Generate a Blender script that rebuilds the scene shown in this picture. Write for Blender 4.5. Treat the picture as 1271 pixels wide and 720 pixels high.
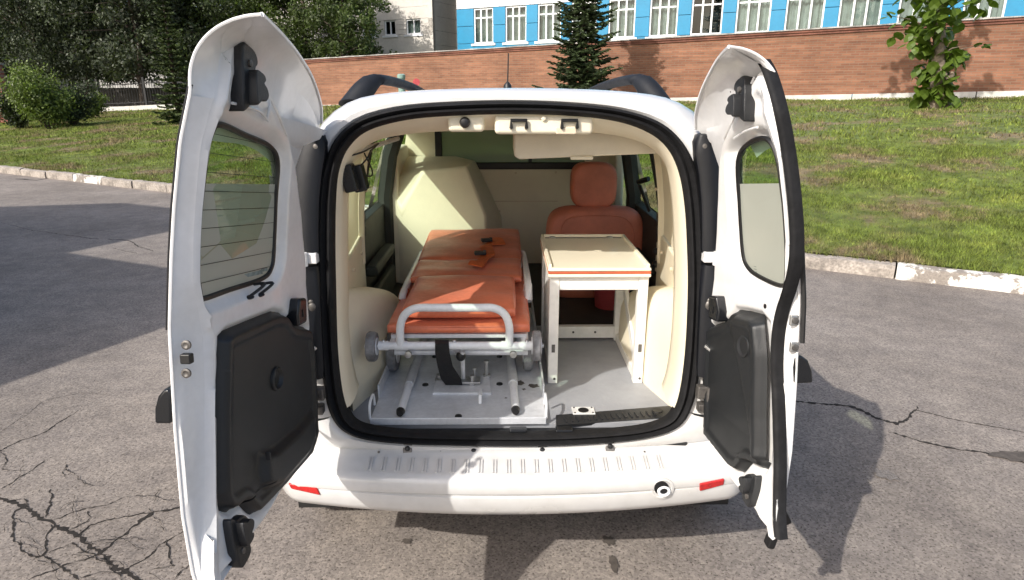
import bpy, bmesh, math, random
import numpy as np
from mathutils import Vector, Matrix

for o in list(bpy.data.objects):
    bpy.data.objects.remove(o, do_unlink=True)
SC = bpy.context.scene
COL = SC.collection
rnd = random.Random(7)

# ------------------------------------------------------------------ camera
F = 800.0; CX = 635.5; CY = 360.0          # photograph pixels (1271 x 720)
CAM = np.array([-0.03, 0.0, 1.62])
PITCH = math.atan(242 / 800.0); YAW = math.radians(0.7)
cam_d = bpy.data.cameras.new('camera'); cam = bpy.data.objects.new('camera', cam_d); COL.objects.link(cam)
cam_d.sensor_width = 36.0; cam_d.lens = F / 1271 * 36.0
cam_d.clip_start = 0.05; cam_d.clip_end = 600
cam.location = CAM
cam.rotation_euler = (math.pi / 2 - PITCH, 0, -YAW)
SC.camera = cam

# ------------------------------------------------------------------ light
SUN = Vector((0.85, 0.97, -1.0)).normalized()          # the way the sunlight travels
el = math.asin(-SUN.z); az = math.atan2(-SUN.x, -SUN.y)  # compass angle of the sun, from +Y to +X
world = bpy.data.worlds.new('World'); SC.world = world; world.use_nodes = True
wn = world.node_tree
sky = wn.nodes.new('ShaderNodeTexSky'); sky.sky_type = 'NISHITA'; sky.sun_disc = False
sky.sun_elevation = el; sky.sun_rotation = az
sky.air_density = 1.0; sky.dust_density = 3.5; sky.ozone_density = 1.0
bg = wn.nodes['Background']; bg.inputs[1].default_value = 0.135
wn.links.new(sky.outputs[0], bg.inputs[0])
sl = bpy.data.lights.new('sun', 'SUN'); sl.energy = 3.1; sl.angle = math.radians(0.55); sl.color = (1.0, 0.95, 0.88)
so = bpy.data.objects.new('sun', sl); COL.objects.link(so)
so.rotation_euler = SUN.to_track_quat('-Z', 'Y').to_euler(); so.location = (-20, -25, 30)
SC.view_settings.view_transform = 'Standard'; SC.view_settings.look = 'None'
SC.view_settings.exposure = 0.60; SC.view_settings.gamma = 1.0
SC.view_settings.use_curve_mapping = False
SC.render.engine = 'CYCLES'
SC.cycles.max_bounces = 10; SC.cycles.diffuse_bounces = 6; SC.cycles.transparent_max_bounces = 24

# ------------------------------------------------------------------ pixel -> point
def ray(px, py):
    f = np.array([0, math.cos(PITCH), -math.sin(PITCH)]); u = np.array([0, math.sin(PITCH), math.cos(PITCH)])
    d = f + np.array([1., 0, 0]) * (px - CX) / F + u * (CY - py) / F
    c, s = math.cos(YAW), math.sin(YAW)
    return np.array([d[0] * c + d[1] * s, -d[0] * s + d[1] * c, d[2]])
def pl(px, py, p0, n):
    d = ray(px, py); n = np.array(n, float)
    return CAM + d * (np.dot(np.array(p0, float) - CAM, n) / np.dot(d, n))
def PY(px, py, Y): return pl(px, py, (0, Y, 0), (0, 1, 0))
def PX(px, py, X): return pl(px, py, (X, 0, 0), (1, 0, 0))
def PZ(px, py, Z): return pl(px, py, (0, 0, Z), (0, 0, 1))
TL = math.atan(.13 / .95)                                # lean of the rear opening
RN = np.array((0, -math.cos(TL), math.sin(TL)))
def RP(px, py, off=0): return pl(px, py, (0, 1.80 + off, .6), RN)
def rear_y(z): return 1.80 + (z - .6) * math.tan(TL)

# ------------------------------------------------------------------ materials
MATS = {}
def mat(name, col, rough=.5, metal=0, nz=None, bump=None, coat=0, spec=.5, sheen=0, island=0, col2=None, trans=0, fine=None, backf=None):
    m = bpy.data.materials.new(name); m.use_nodes = True; MATS[name] = m
    nt = m.node_tree; b = nt.nodes['Principled BSDF']; L = nt.links
    b.inputs['Base Color'].default_value = (*col, 1); b.inputs['Roughness'].default_value = rough
    b.inputs['Metallic'].default_value = metal; b.inputs['Coat Weight'].default_value = coat
    b.inputs['Coat Roughness'].default_value = .04
    b.inputs['Specular IOR Level'].default_value = spec; b.inputs['Sheen Weight'].default_value = sheen
    tc = nt.nodes.new('ShaderNodeTexCoord'); cur = None
    if nz:
        sc, amt = nz
        n = nt.nodes.new('ShaderNodeTexNoise'); n.inputs['Scale'].default_value = sc; n.inputs['Detail'].default_value = 6
        n.inputs['Roughness'].default_value = .65
        L.new(tc.outputs['Object'], n.inputs['Vector'])
        r = nt.nodes.new('ShaderNodeValToRGB')
        c2 = col2 if col2 else tuple(c * (1 - amt) for c in col); c1 = tuple(min(1, c * (1 + amt * .5)) for c in col) if not col2 else col
        r.color_ramp.elements[0].color = (*c2, 1); r.color_ramp.elements[1].color = (*c1, 1)
        r.color_ramp.elements[0].position = .35; r.color_ramp.elements[1].position = .65
        L.new(n.outputs['Fac'], r.inputs['Fac']); cur = r.outputs['Color']
        rr = nt.nodes.new('ShaderNodeMapRange'); rr.inputs['To Min'].default_value = min(1, rough + .12); rr.inputs['To Max'].default_value = max(.03, rough - .06)
        L.new(n.outputs['Fac'], rr.inputs['Value']); L.new(rr.outputs[0], b.inputs['Roughness'])
    if fine:
        sc, amt = fine
        n = nt.nodes.new('ShaderNodeTexNoise'); n.inputs['Scale'].default_value = sc; n.inputs['Detail'].default_value = 3
        L.new(tc.outputs['Object'], n.inputs['Vector'])
        mr = nt.nodes.new('ShaderNodeMapRange'); mr.inputs['From Min'].default_value = .3; mr.inputs['From Max'].default_value = .7
        mr.inputs['To Min'].default_value = 1 - amt; mr.inputs['To Max'].default_value = 1 + amt
        L.new(n.outputs['Fac'], mr.inputs['Value'])
        mx = nt.nodes.new('ShaderNodeVectorMath'); mx.operation = 'SCALE'
        if cur: L.new(cur, mx.inputs[0])
        else: mx.inputs[0].default_value = col
        L.new(mr.outputs[0], mx.inputs['Scale']); cur = mx.outputs[0]
    if island:
        g = nt.nodes.new('ShaderNodeNewGeometry')
        mr = nt.nodes.new('ShaderNodeMapRange'); mr.inputs['To Min'].default_value = 1 - island; mr.inputs['To Max'].default_value = 1 + island
        L.new(g.outputs['Random Per Island'], mr.inputs['Value'])
        mx = nt.nodes.new('ShaderNodeVectorMath'); mx.operation = 'SCALE'
        if cur: L.new(cur, mx.inputs[0])
        else: mx.inputs[0].default_value = col
        L.new(mr.outputs[0], mx.inputs['Scale']); cur = mx.outputs[0]
    if cur: L.new(cur, b.inputs['Base Color'])
    if bump:
        sc, st = bump
        n = nt.nodes.new('ShaderNodeTexNoise'); n.inputs['Scale'].default_value = sc; n.inputs['Detail'].default_value = 4
        L.new(tc.outputs['Object'], n.inputs['Vector'])
        bm = nt.nodes.new('ShaderNodeBump'); bm.inputs['Strength'].default_value = st; bm.inputs['Distance'].default_value = .01
        L.new(n.outputs['Fac'], bm.inputs['Height']); L.new(bm.outputs[0], b.inputs['Normal'])
    if trans:
        t = nt.nodes.new('ShaderNodeBsdfTranslucent'); mxs = nt.nodes.new('ShaderNodeMixShader'); mxs.inputs[0].default_value = trans
        if cur:
            g = nt.nodes.new('ShaderNodeVectorMath'); g.operation = 'MULTIPLY'; g.inputs[1].default_value = (1.25, 1.4, .6)
            L.new(cur, g.inputs[0]); L.new(g.outputs[0], t.inputs['Color'])
        else: t.inputs['Color'].default_value = (*col, 1)
        L.new(b.outputs[0], mxs.inputs[1]); L.new(t.outputs[0], mxs.inputs[2])
        L.new(mxs.outputs[0], nt.nodes['Material Output'].inputs['Surface'])
    return m
def glass(name, tint, refl=1.0, rough=.02):
    m = bpy.data.materials.new(name); m.use_nodes = True; MATS[name] = m
    nt = m.node_tree; L = nt.links; nt.nodes.remove(nt.nodes['Principled BSDF'])
    t = nt.nodes.new('ShaderNodeBsdfTransparent'); t.inputs[0].default_value = (*tint, 1)
    g = nt.nodes.new('ShaderNodeBsdfGlossy'); g.inputs['Roughness'].default_value = rough
    fr = nt.nodes.new('ShaderNodeFresnel'); fr.inputs[0].default_value = 1.5
    mu = nt.nodes.new('ShaderNodeMath'); mu.operation = 'MULTIPLY'; mu.inputs[1].default_value = refl
    mx = nt.nodes.new('ShaderNodeMixShader'); ge = nt.nodes.new('ShaderNodeNewGeometry'); sb = nt.nodes.new('ShaderNodeMath'); sb.operation = 'SUBTRACT'; sb.inputs[0].default_value = 1.0
    L.new(ge.outputs['Backfacing'], sb.inputs[1]); m3 = nt.nodes.new('ShaderNodeMath'); m3.operation = 'MULTIPLY'; L.new(mu.outputs[0], m3.inputs[0]); L.new(sb.outputs[0], m3.inputs[1])
    L.new(fr.outputs[0], mu.inputs[0]); L.new(m3.outputs[0], mx.inputs[0])
    L.new(t.outputs[0], mx.inputs[1]); L.new(g.outputs[0], mx.inputs[2])
    L.new(mx.outputs[0], nt.nodes['Material Output'].inputs['Surface'])
    return m

mat('paint', (.64, .64, .64), .22, coat=.8, nz=(3.2, .05), col2=(.575, .568, .55), fine=(22, .035))
mat('paint_in', (.80, .805, .81), .30, coat=.4, nz=(4, .07), col2=(.72, .715, .70), fine=(60, .025), bump=(7, .05))
mat('seal_rubber', (.008, .008, .009), .68, spec=.3, nz=(30, .4), bump=(80, .15))
mat('cream', (.80, .735, .575), .5, nz=(3, .07), bump=(180, .08))
mat('cream_dark', (.66, .57, .43), .55, nz=(5, .1), bump=(220, .08))
mat('rubber', (.009, .009, .010), .42, nz=(9, .3), bump=(60, .08))
mat('plastic', (.018, .019, .021), .45, nz=(6, .25), bump=(500, .18))
mat('plastic_gloss', (.010, .011, .013), .22, nz=(6, .2))
mat('housing', (.006, .007, .010), .42, spec=.35, nz=(8, .3), bump=(20, .05))
mat('trim_grey', (.013, .0145, .016), .42, nz=(4, .2), bump=(600, .14))
mat('metal', (.55, .55, .54), .35, metal=.9, nz=(30, .3))
mat('metal_dark', (.16, .15, .14), .5, metal=.6, nz=(40, .5))
mat('tube_white', (.74, .76, .78), .35, coat=.2, nz=(14, .08), fine=(90, .04))
mat('tray_grey', (.68, .70, .73), .42, metal=.25, nz=(7, .16), fine=(70, .06), bump=(8, .04))
mat('floor_grey', (.30, .31, .33), .55, nz=(5, .15), bump=(90, .12))
mat('orange', (.66, .175, .085), .36, nz=(6, .2), bump=(11, .42), sheen=.1, fine=(90, .05))
mat('orange_seat', (.62, .19, .115), .5, nz=(6, .18), bump=(120, .12))
mat('orange_strap', (.62, .13, .03), .6, nz=(30, .2), bump=(300, .3))
mat('belt_black', (.010, .010, .011), .75, nz=(40, .3), bump=(400, .3))
mat('white_wood', (.80, .79, .75), .45, nz=(8, .07), fine=(50, .04))
mat('table_cream', (.86, .80, .63), .35, coat=.2, nz=(4, .05))
mat('table_band', (.50, .11, .045), .45, nz=(12, .15))
mat('wheel_rubber', (.20, .20, .21), .5, nz=(16, .5), fine=(60, .2))
mat('tyre', (.016, .016, .017), .75, nz=(20, .4), bump=(60, .3))
mat('reflector', (.50, .012, .012), .22, coat=.8, nz=(60, .3), bump=(350, .3))
mat('headliner', (.74, .68, .56), .8, nz=(6, .08), bump=(260, .15))
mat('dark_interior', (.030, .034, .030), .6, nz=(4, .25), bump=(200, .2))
mat('underbody', (.012, .012, .012), .8, nz=(6, .4))
mat('rail', (.012, .014, .019), .6, spec=.3, nz=(12, .2), bump=(300, .1))
glass('glass_clear', (.80, .88, .80), .9)
glass('glass_green', (.66, .78, .66), .8)
glass('glass_dark', (.10, .12, .12), 1.0)
def film(name, col, seethru, tl=.14):
    m = bpy.data.materials.new(name); m.use_nodes = True; MATS[name] = m
    nt = m.node_tree; L = nt.links; b = nt.nodes['Principled BSDF']
    b.inputs['Base Color'].default_value = (*col, 1); b.inputs['Roughness'].default_value = .3
    tc = nt.nodes.new('ShaderNodeTexCoord'); n = nt.nodes.new('ShaderNodeTexNoise'); n.inputs['Scale'].default_value = 5; n.inputs['Detail'].default_value = 5
    L.new(tc.outputs['Object'], n.inputs['Vector'])
    r = nt.nodes.new('ShaderNodeValToRGB'); r.color_ramp.elements[0].color = (*[c * .88 for c in col], 1); r.color_ramp.elements[1].color = (*[min(1, c * 1.08) for c in col], 1)
    L.new(n.outputs['Fac'], r.inputs['Fac']); L.new(r.outputs[0], b.inputs['Base Color'])
    t = nt.nodes.new('ShaderNodeBsdfTranslucent'); t.inputs[0].default_value = (*col, 1)
    tr = nt.nodes.new('ShaderNodeBsdfTransparent'); tr.inputs[0].default_value = (.8, .85, .78, 1)
    m1 = nt.nodes.new('ShaderNodeMixShader'); m1.inputs[0].default_value = tl
    L.new(b.outputs[0], m1.inputs[1]); L.new(t.outputs[0], m1.inputs[2])
    m2 = nt.nodes.new('ShaderNodeMixShader'); m2.inputs[0].default_value = seethru
    L.new(m1.outputs[0], m2.inputs[1]); L.new(tr.outputs[0], m2.inputs[2])
    L.new(m2.outputs[0], nt.nodes['Material Output'].inputs['Surface'])
film('frosted', (.44, .46, .40), .03)
film('partition_film', (.42, .46, .32), .30, .45)

# ------------------------------------------------------------------ mesh builder
def V3(p): return Vector((float(p[0]), float(p[1]), float(p[2])))
class MB:
    def __init__(s): s.v = []; s.f = []; s.m = []
    def add(s, vs, fs, mi=0):
        o = len(s.v); s.v += [tuple(map(float, p)) for p in vs]
        for f in fs: s.f.append(tuple(i + o for i in f)); s.m.append(mi)
        return s
    def box(s, c, d, R=None, mi=0):
        vs = []
        for x in (-.5, .5):
            for y in (-.5, .5):
                for z in (-.5, .5):
                    p = Vector((x * d[0], y * d[1], z * d[2]))
                    if R is not None: p = R @ p
                    vs.append(p + V3(c))
        return s.add(vs, [(0, 1, 3, 2), (4, 6, 7, 5), (0, 4, 5, 1), (2, 3, 7, 6), (0, 2, 6, 4), (1, 5, 7, 3)], mi)
    def bb(s, x0, x1, y0, y1, z0, z1, mi=0):
        return s.box(((x0 + x1) / 2, (y0 + y1) / 2, (z0 + z1) / 2), (abs(x1 - x0), abs(y1 - y0), abs(z1 - z0)), None, mi)
    def bar(s, a, b, w, h, up=(0, 0, 1), mi=0):
        a = V3(a); b = V3(b); t = (b - a); ln = t.length; t.normalize(); up = Vector(up)
        if abs(t.dot(up)) > .98: up = Vector((0, 1, 0))
        x = t.cross(up).normalized(); z = x.cross(t)
        R = Matrix((x, t, z)).transposed()
        return s.box((a + b) / 2, (w, ln, h), R, mi)
    def loft(s, rings, closed=True, cap0=False, cap1=False, mi=0):
        n = len(rings[0]); vs = [p for r in rings for p in r]; fs = []
        for i in range(len(rings) - 1):
            for j in range(n if closed else n - 1):
                k = (j + 1) % n
                fs.append((i * n + j, i * n + k, (i + 1) * n + k, (i + 1) * n + j))
        if cap0: fs.append(tuple(range(n - 1, -1, -1)))
        if cap1: fs.append(tuple(range((len(rings) - 1) * n, len(rings) * n)))
        return s.add(vs, fs, mi)
    def tube(s, pts, r, n=8, cap=True, closed=False, mi=0):
        pts = [V3(p) for p in pts]; rings = []; m = len(pts)
        rr = r if hasattr(r, '__len__') else [r] * m
        t0 = (pts[1] - pts[0]).normalized(); up = Vector((0, 0, 1))
        if abs(t0.dot(up)) > .9: up = Vector((1, 0, 0))
        x = t0.cross(up).normalized()
        for i, p in enumerate(pts):
            if closed: t = pts[(i + 1) % m] - pts[i - 1]
            else: t = pts[min(i + 1, m - 1)] - pts[max(i - 1, 0)]
            t.normalize(); x = (x - t * x.dot(t)).normalized(); y = t.cross(x)
            rings.append([p + (x * math.cos(2 * math.pi * k / n) + y * math.sin(2 * math.pi * k / n)) * rr[i] for k in range(n)])
        if closed: rings.append(rings[0])
        return s.loft(rings, True, cap and not closed, cap and not closed, mi)
    def lathe(s, c, axis, prof, n=20, mi=0, cap=True):     # prof: (distance along axis, radius)
        a = Vector(axis).normalized(); up = Vector((0, 0, 1)) if abs(a.z) < .9 else Vector((1, 0, 0))
        x = a.cross(up).normalized(); y = a.cross(x); c = V3(c)
        rings = [[c + a * h + (x * math.cos(2 * math.pi * k / n) + y * math.sin(2 * math.pi * k / n)) * r for k in range(n)] for h, r in prof]
        return s.loft(rings, True, cap, cap, mi)
    def ball(s, c, r, sc=(1, 1, 1), n=10, mi=0):
        rings = []
        for i in range(1, n):
            a = math.pi * i / n
            rings.append([(c[0] + r * sc[0] * math.sin(a) * math.cos(2 * math.pi * k / (2 * n)), c[1] + r * sc[1] * math.sin(a) * math.sin(2 * math.pi * k / (2 * n)), c[2] - r * sc[2] * math.cos(a)) for k in range(2 * n)])
        return s.loft(rings, True, True, True, mi)
    def plate(s, poly, fn, d0, d1, mi=0):                   # poly of (u,w) ; fn(u,w,d) -> point
        n = len(poly); vs = [fn(u, w, d0) for u, w in poly] + [fn(u, w, d1) for u, w in poly]
        fs = [tuple(range(n)), tuple(range(2 * n - 1, n - 1, -1))] + [(i, (i + 1) % n, n + (i + 1) % n, n + i) for i in range(n)]
        return s.add(vs, fs, mi)
    def build(s, name, mats, parent=None, bevel=0, seg=2, smooth=35, weld=False, tri=False):
        me = bpy.data.meshes.new(name); me.from_pydata(s.v, [], s.f)
        for m in (mats if isinstance(mats, (list, tuple)) else [mats]): me.materials.append(MATS[m])
        me.polygons.foreach_set('material_index', s.m)
        bm = bmesh.new(); bm.from_mesh(me)
        if weld: bmesh.ops.remove_doubles(bm, verts=bm.verts, dist=1e-4)
        bmesh.ops.recalc_face_normals(bm, faces=bm.faces)
        bm.to_mesh(me); bm.free()
        if smooth:
            me.polygons.foreach_set('use_smooth', [True] * len(me.polygons)); me.set_sharp_from_angle(angle=math.radians(smooth))
        ob = bpy.data.objects.new(name, me); COL.objects.link(ob)
        if bevel:
            b = ob.modifiers.new('bevel', 'BEVEL'); b.width = bevel; b.segments = seg; b.limit_method = 'ANGLE'; b.angle_limit = math.radians(40)
            me.polygons.foreach_set('use_smooth', [True] * len(me.polygons)); me.set_sharp_from_angle(angle=math.radians(60)); b.harden_normals = True
        par(ob, parent)
        return ob
def par(ob, parent):
    if parent is None: return
    ob.parent = parent
    ob.matrix_parent_inverse = Matrix.Translation(-Vector(parent.location)) if parent.type == 'EMPTY' else Matrix.Identity(4)
def tag(o, label=None, cat=None, group=None, kind=None):
    if label: o['label'] = label
    if cat: o['category'] = cat
    if group: o['group'] = group
    if kind: o['kind'] = kind
    return o
def thing(name, loc, label, cat, group=None, kind=None):
    o = bpy.data.objects.new(name, None); COL.objects.link(o); o.location = loc; o.empty_display_size = .2
    return tag(o, label, cat, group, kind)
def inst(name, me, loc, parent, rotz=0, scale=(1, 1, 1), rot=None):
    o = bpy.data.objects.new(name, me); COL.objects.link(o); o.location = loc
    o.rotation_euler = rot if rot else (0, 0, rotz); o.scale = scale; par(o, parent); return o
def fast_mesh(name, verts, faces, mname, parent=None, smooth=False):   # numpy arrays, faces n x k
    me = bpy.data.meshes.new(name); k = faces.shape[1]
    me.vertices.add(len(verts)); me.vertices.foreach_set('co', verts.astype(np.float32).ravel())
    me.loops.add(faces.size); me.loops.foreach_set('vertex_index', faces.astype(np.int32).ravel())
    me.polygons.add(len(faces)); me.polygons.foreach_set('loop_start', np.arange(0, faces.size, k, dtype=np.int32))
    me.polygons.foreach_set('use_smooth', np.full(len(faces), smooth))
    me.update(calc_edges=True); me.validate(); me.materials.append(MATS[mname])
    ob = bpy.data.objects.new(name, me); COL.objects.link(ob); par(ob, parent); return ob
def catmull(P, n=8, closed=False):
    P = [np.array(p, float) for p in P]; m = len(P); out = []
    for i in range(m if closed else m - 1):
        if closed: a, b, c, d = P[i - 1], P[i], P[(i + 1) % m], P[(i + 2) % m]
        else: a, b, c, d = P[max(i - 1, 0)], P[i], P[i + 1], P[min(i + 2, m - 1)]
        for k in range(n):
            t = k / n
            out.append(.5 * (2 * b + (c - a) * t + (2 * a - 5 * b + 4 * c - d) * t * t + (3 * b - a - 3 * c + d) * t ** 3))
    if not closed: out.append(P[-1])
    return out
def resample(P, n, closed=False):
    P = np.array(P, float); Q = np.vstack([P, P[:1]]) if closed else P
    L = np.concatenate([[0], np.cumsum(np.linalg.norm(np.diff(Q, axis=0), axis=1))])
    t = np.linspace(0, L[-1], n + 1)[:-1] if closed else np.linspace(0, L[-1], n)
    return np.stack([np.interp(t, L, Q[:, k]) for k in range(Q.shape[1])], 1)
# ================================================================== SETTING
# asphalt
def asphalt_mat():
    m = bpy.data.materials.new('asphalt'); m.use_nodes = True; MATS['asphalt'] = m
    nt = m.node_tree; L = nt.links; b = nt.nodes['Principled BSDF']; N = nt.nodes.new
    tc = N('ShaderNodeTexCoord')
    big = N('ShaderNodeTexNoise'); big.inputs['Scale'].default_value = .7; big.inputs['Detail'].default_value = 8; big.inputs['Roughness'].default_value = .6
    mid = N('ShaderNodeTexNoise'); mid.inputs['Scale'].default_value = 6; mid.inputs['Detail'].default_value = 6
    agg = N('ShaderNodeTexVoronoi'); agg.inputs['Scale'].default_value = 95; agg.feature = 'F1'
    agg2 = N('ShaderNodeTexNoise'); agg2.inputs['Scale'].default_value = 105; agg2.inputs['Detail'].default_value = 3
    for n in (big, mid, agg, agg2): L.new(tc.outputs['Object'], n.inputs['Vector'])
    r = N('ShaderNodeValToRGB'); e = r.color_ramp.elements
    e[0].position = .32; e[0].color = (.200, .176, .158, 1); e[1].position = .68; e[1].color = (.298, .266, .243, 1)
    L.new(big.outputs['Fac'], r.inputs['Fac'])
    r2 = N('ShaderNodeValToRGB'); e = r2.color_ramp.elements
    e[0].position = .3; e[0].color = (.82, .82, .83, 1); e[1].position = .7; e[1].color = (1.1, 1.1, 1.08, 1)
    L.new(mid.outputs['Fac'], r2.inputs['Fac'])
    r3 = N('ShaderNodeValToRGB'); e = r3.color_ramp.elements
    e[0].position = .0; e[0].color = (.66, .65, .64, 1); e[1].position = 1; e[1].color = (1.30, 1.28, 1.25, 1)
    L.new(agg.outputs['Color'], r3.inputs['Fac'])
    r4 = N('ShaderNodeValToRGB'); e = r4.color_ramp.elements
    e[0].position = .33; e[0].color = (.32, .30, .28, 1); e[1].position = .43; e[1].color = (1, 1, 1, 1)
    L.new(agg2.outputs['Fac'], r4.inputs['Fac'])
    def mul(a, c):
        x = N('ShaderNodeVectorMath'); x.operation = 'MULTIPLY'; L.new(a, x.inputs[0]); L.new(c, x.inputs[1]); return x.outputs[0]
    L.new(mul(mul(mul(r.outputs[0], r2.outputs[0]), r3.outputs[0]), r4.outputs[0]), b.inputs['Base Color'])
    b.inputs['Roughness'].default_value = .85; b.inputs['Specular IOR Level'].default_value = .3
    bp = N('ShaderNodeBump'); bp.inputs['Strength'].default_value = .5; bp.inputs['Distance'].default_value = .005
    L.new(agg2.outputs['Fac'], bp.inputs['Height']); L.new(bp.outputs[0], b.inputs['Normal'])
asphalt_mat()
mb = MB(); mb.add([(-150, -150, 0), (150, -150, 0), (150, 150, 0), (-150, 150, 0)], [(0, 1, 2, 3)])
ground = mb.build('asphalt_ground', 'asphalt', smooth=0); tag(ground, kind='structure')

# cracks traced on the ground, each an uneven dark groove filled with dirt
mat('crack', (.020, .016, .013), .95, nz=(60, .5))
mat('crack_patch', (.185, .165, .15), .9, nz=(40, .2), fine=(150, .4), bump=(150, .6))
def crack(pix, w0, w1, seed):
    r = random.Random(seed); P = [PZ(x, y, 0)[:2] for x, y in pix]; zc0 = .0012 + .00012 * (seed % 100)
    L = resample(P, max(8, int(sum(np.linalg.norm(np.array(P[i + 1]) - P[i]) for i in range(len(P) - 1)) / .012)))
    n = len(L); off = 0; top = []; bot = []
    for i in range(n):
        t = L[min(i + 1, n - 1)] - L[max(i - 1, 0)]; t = t / (np.linalg.norm(t) + 1e-9); nn = np.array((-t[1], t[0]))
        off = off * .85 + r.uniform(-.006, .006)
        s = i / (n - 1); w = (w0 + (w1 - w0) * s) * (.2 + 1.0 * r.random() ** 1.5)
        if i in (0, n - 1): w = .0005
        c = L[i] + nn * off; top.append((*(c + nn * w), zc0)); bot.append((*(c - nn * w), zc0))
    b = MB(); b.loft([top, bot], closed=False); o = b.build('crack', 'crack', ground, smooth=0); return o
def zc(pts): return [(x / 2.573, 440 + y / 2.573) for x, y in pts]
CR = [([(-20, 455), (70, 490), (150, 530), (235, 590), (320, 635), (400, 690), (470, 735)], .011, .014),
      ([(0, 250), (50, 215), (150, 145), (250, 125), (340, 130)], .002, .0015), ([(0, 308), (60, 280), (110, 262), (160, 240), (205, 210), (260, 178)], .006, .003),
      ([(0, 430), (60, 395), (100, 375), (155, 335)], .004, .003), ([(170, 528), (260, 495), (340, 485), (400, 462)], .005, .002),
      ([(325, 635), (400, 575), (450, 530), (490, 505), (580, 485)], .006, .012), ([(235, 590), (285, 545), (370, 525), (450, 512), (500, 505)], .005, .004),
      ([(400, 690), (450, 655), (530, 595), (600, 555)], .006, .003), ([(165, 430), (175, 480), (150, 522)], .005, .006),
      ([(70, 490), (45, 510), (50, 590), (100, 640), (140, 645), (150, 580), (160, 545)], .006, .005), ([(140, 645), (180, 680), (250, 720)], .005, .006),
      ([(90, 722), (190, 680), (320, 635)], .004, .004), ([(530, 590), (555, 640), (560, 680), (480, 692)], .004, .003),
      ([(0, 305), (25, 330), (5, 372), (100, 368)], .003, .002), ([(180, 545), (220, 562), (275, 535), (285, 500)], .004, .003),
      ([(205, 345), (190, 385), (205, 400)], .003, .002), ([(150, 635), (230, 600), (300, 640), (420, 740)], .003, .004), ([(560, 720), (600, 680), (640, 650)], .005, .004),
      ([(20, 470), (80, 460), (90, 500)], .003, .003), ([(250, 720), (330, 690), (400, 690)], .003, .003)]
for i, (p, a, c) in enumerate(CR): crack(zc(p), a, c, i)
for i, (p, a, c) in enumerate([([(975, 497), (1010, 500), (1055, 505), (1090, 520), (1115, 526)], .010, .020), ([(1112, 528), (1128, 515), (1135, 503)], .014, .006),
      ([(1135, 508), (1170, 517), (1220, 528), (1290, 541)], .006, .004), ([(1108, 538), (1140, 547), (1180, 556), (1225, 563), (1290, 579)], .012, .006),
      ([(0, 276), (40, 286), (90, 293), (122, 297)], .003, .012), ([(133, 297), (160, 299), (172, 306), (190, 312)], .015, .006), ([(140, 308), (170, 315)], .006, .006),
      ([(95, 290), (110, 285), (160, 290)], .004, .004), ([(20, 222), (45, 224), (68, 220)], .05, .03)]): crack(p, a, c, 100 + i)
rc = random.Random(21)
for i in range(20):                                         # fine branches between the wide cracks
    x, y = rc.uniform(-5, 200), rc.uniform(560, 715); a = rc.choice((-.5, .35, .6, -1.1, 1.4)) + rc.uniform(-.25, .25); P = [(x, y)]
    for k in range(rc.randint(2, 4)): x += 17 * math.cos(a) * rc.uniform(.6, 1.3); y += 12 * math.sin(a) * rc.uniform(.6, 1.3); a += rc.uniform(-.6, .6); P.append((x, y))
    crack(P, rc.uniform(.0015, .0035), rc.uniform(.001, .002), 40 + i)
# oil drips on the asphalt behind the bumper
mat('oil', (.095, .080, .068), .8, nz=(30, .4))
def stain(px, py, rx, ry, seed, m='oil'):
    r = random.Random(seed); c = PZ(px, py, 0); n = 22
    ring = [(c[0] + rx * math.cos(2 * math.pi * k / n) * r.uniform(.55, 1.15), c[1] + ry * math.sin(2 * math.pi * k / n) * r.uniform(.55, 1.15), .0042 + .0002 * seed) for k in range(n)]
    b = MB(); b.add(ring, [tuple(range(n))]); return b.build('oil_stain', m, ground, smooth=0)
stain(505, 673, .022, .02, 1); stain(755, 672, .028, .03, 2); stain(762, 700, .018, .05, 3); stain(1100, 590, .05, .05, 4, 'crack_patch'); stain(1258, 566, .12, .05, 5)

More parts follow.
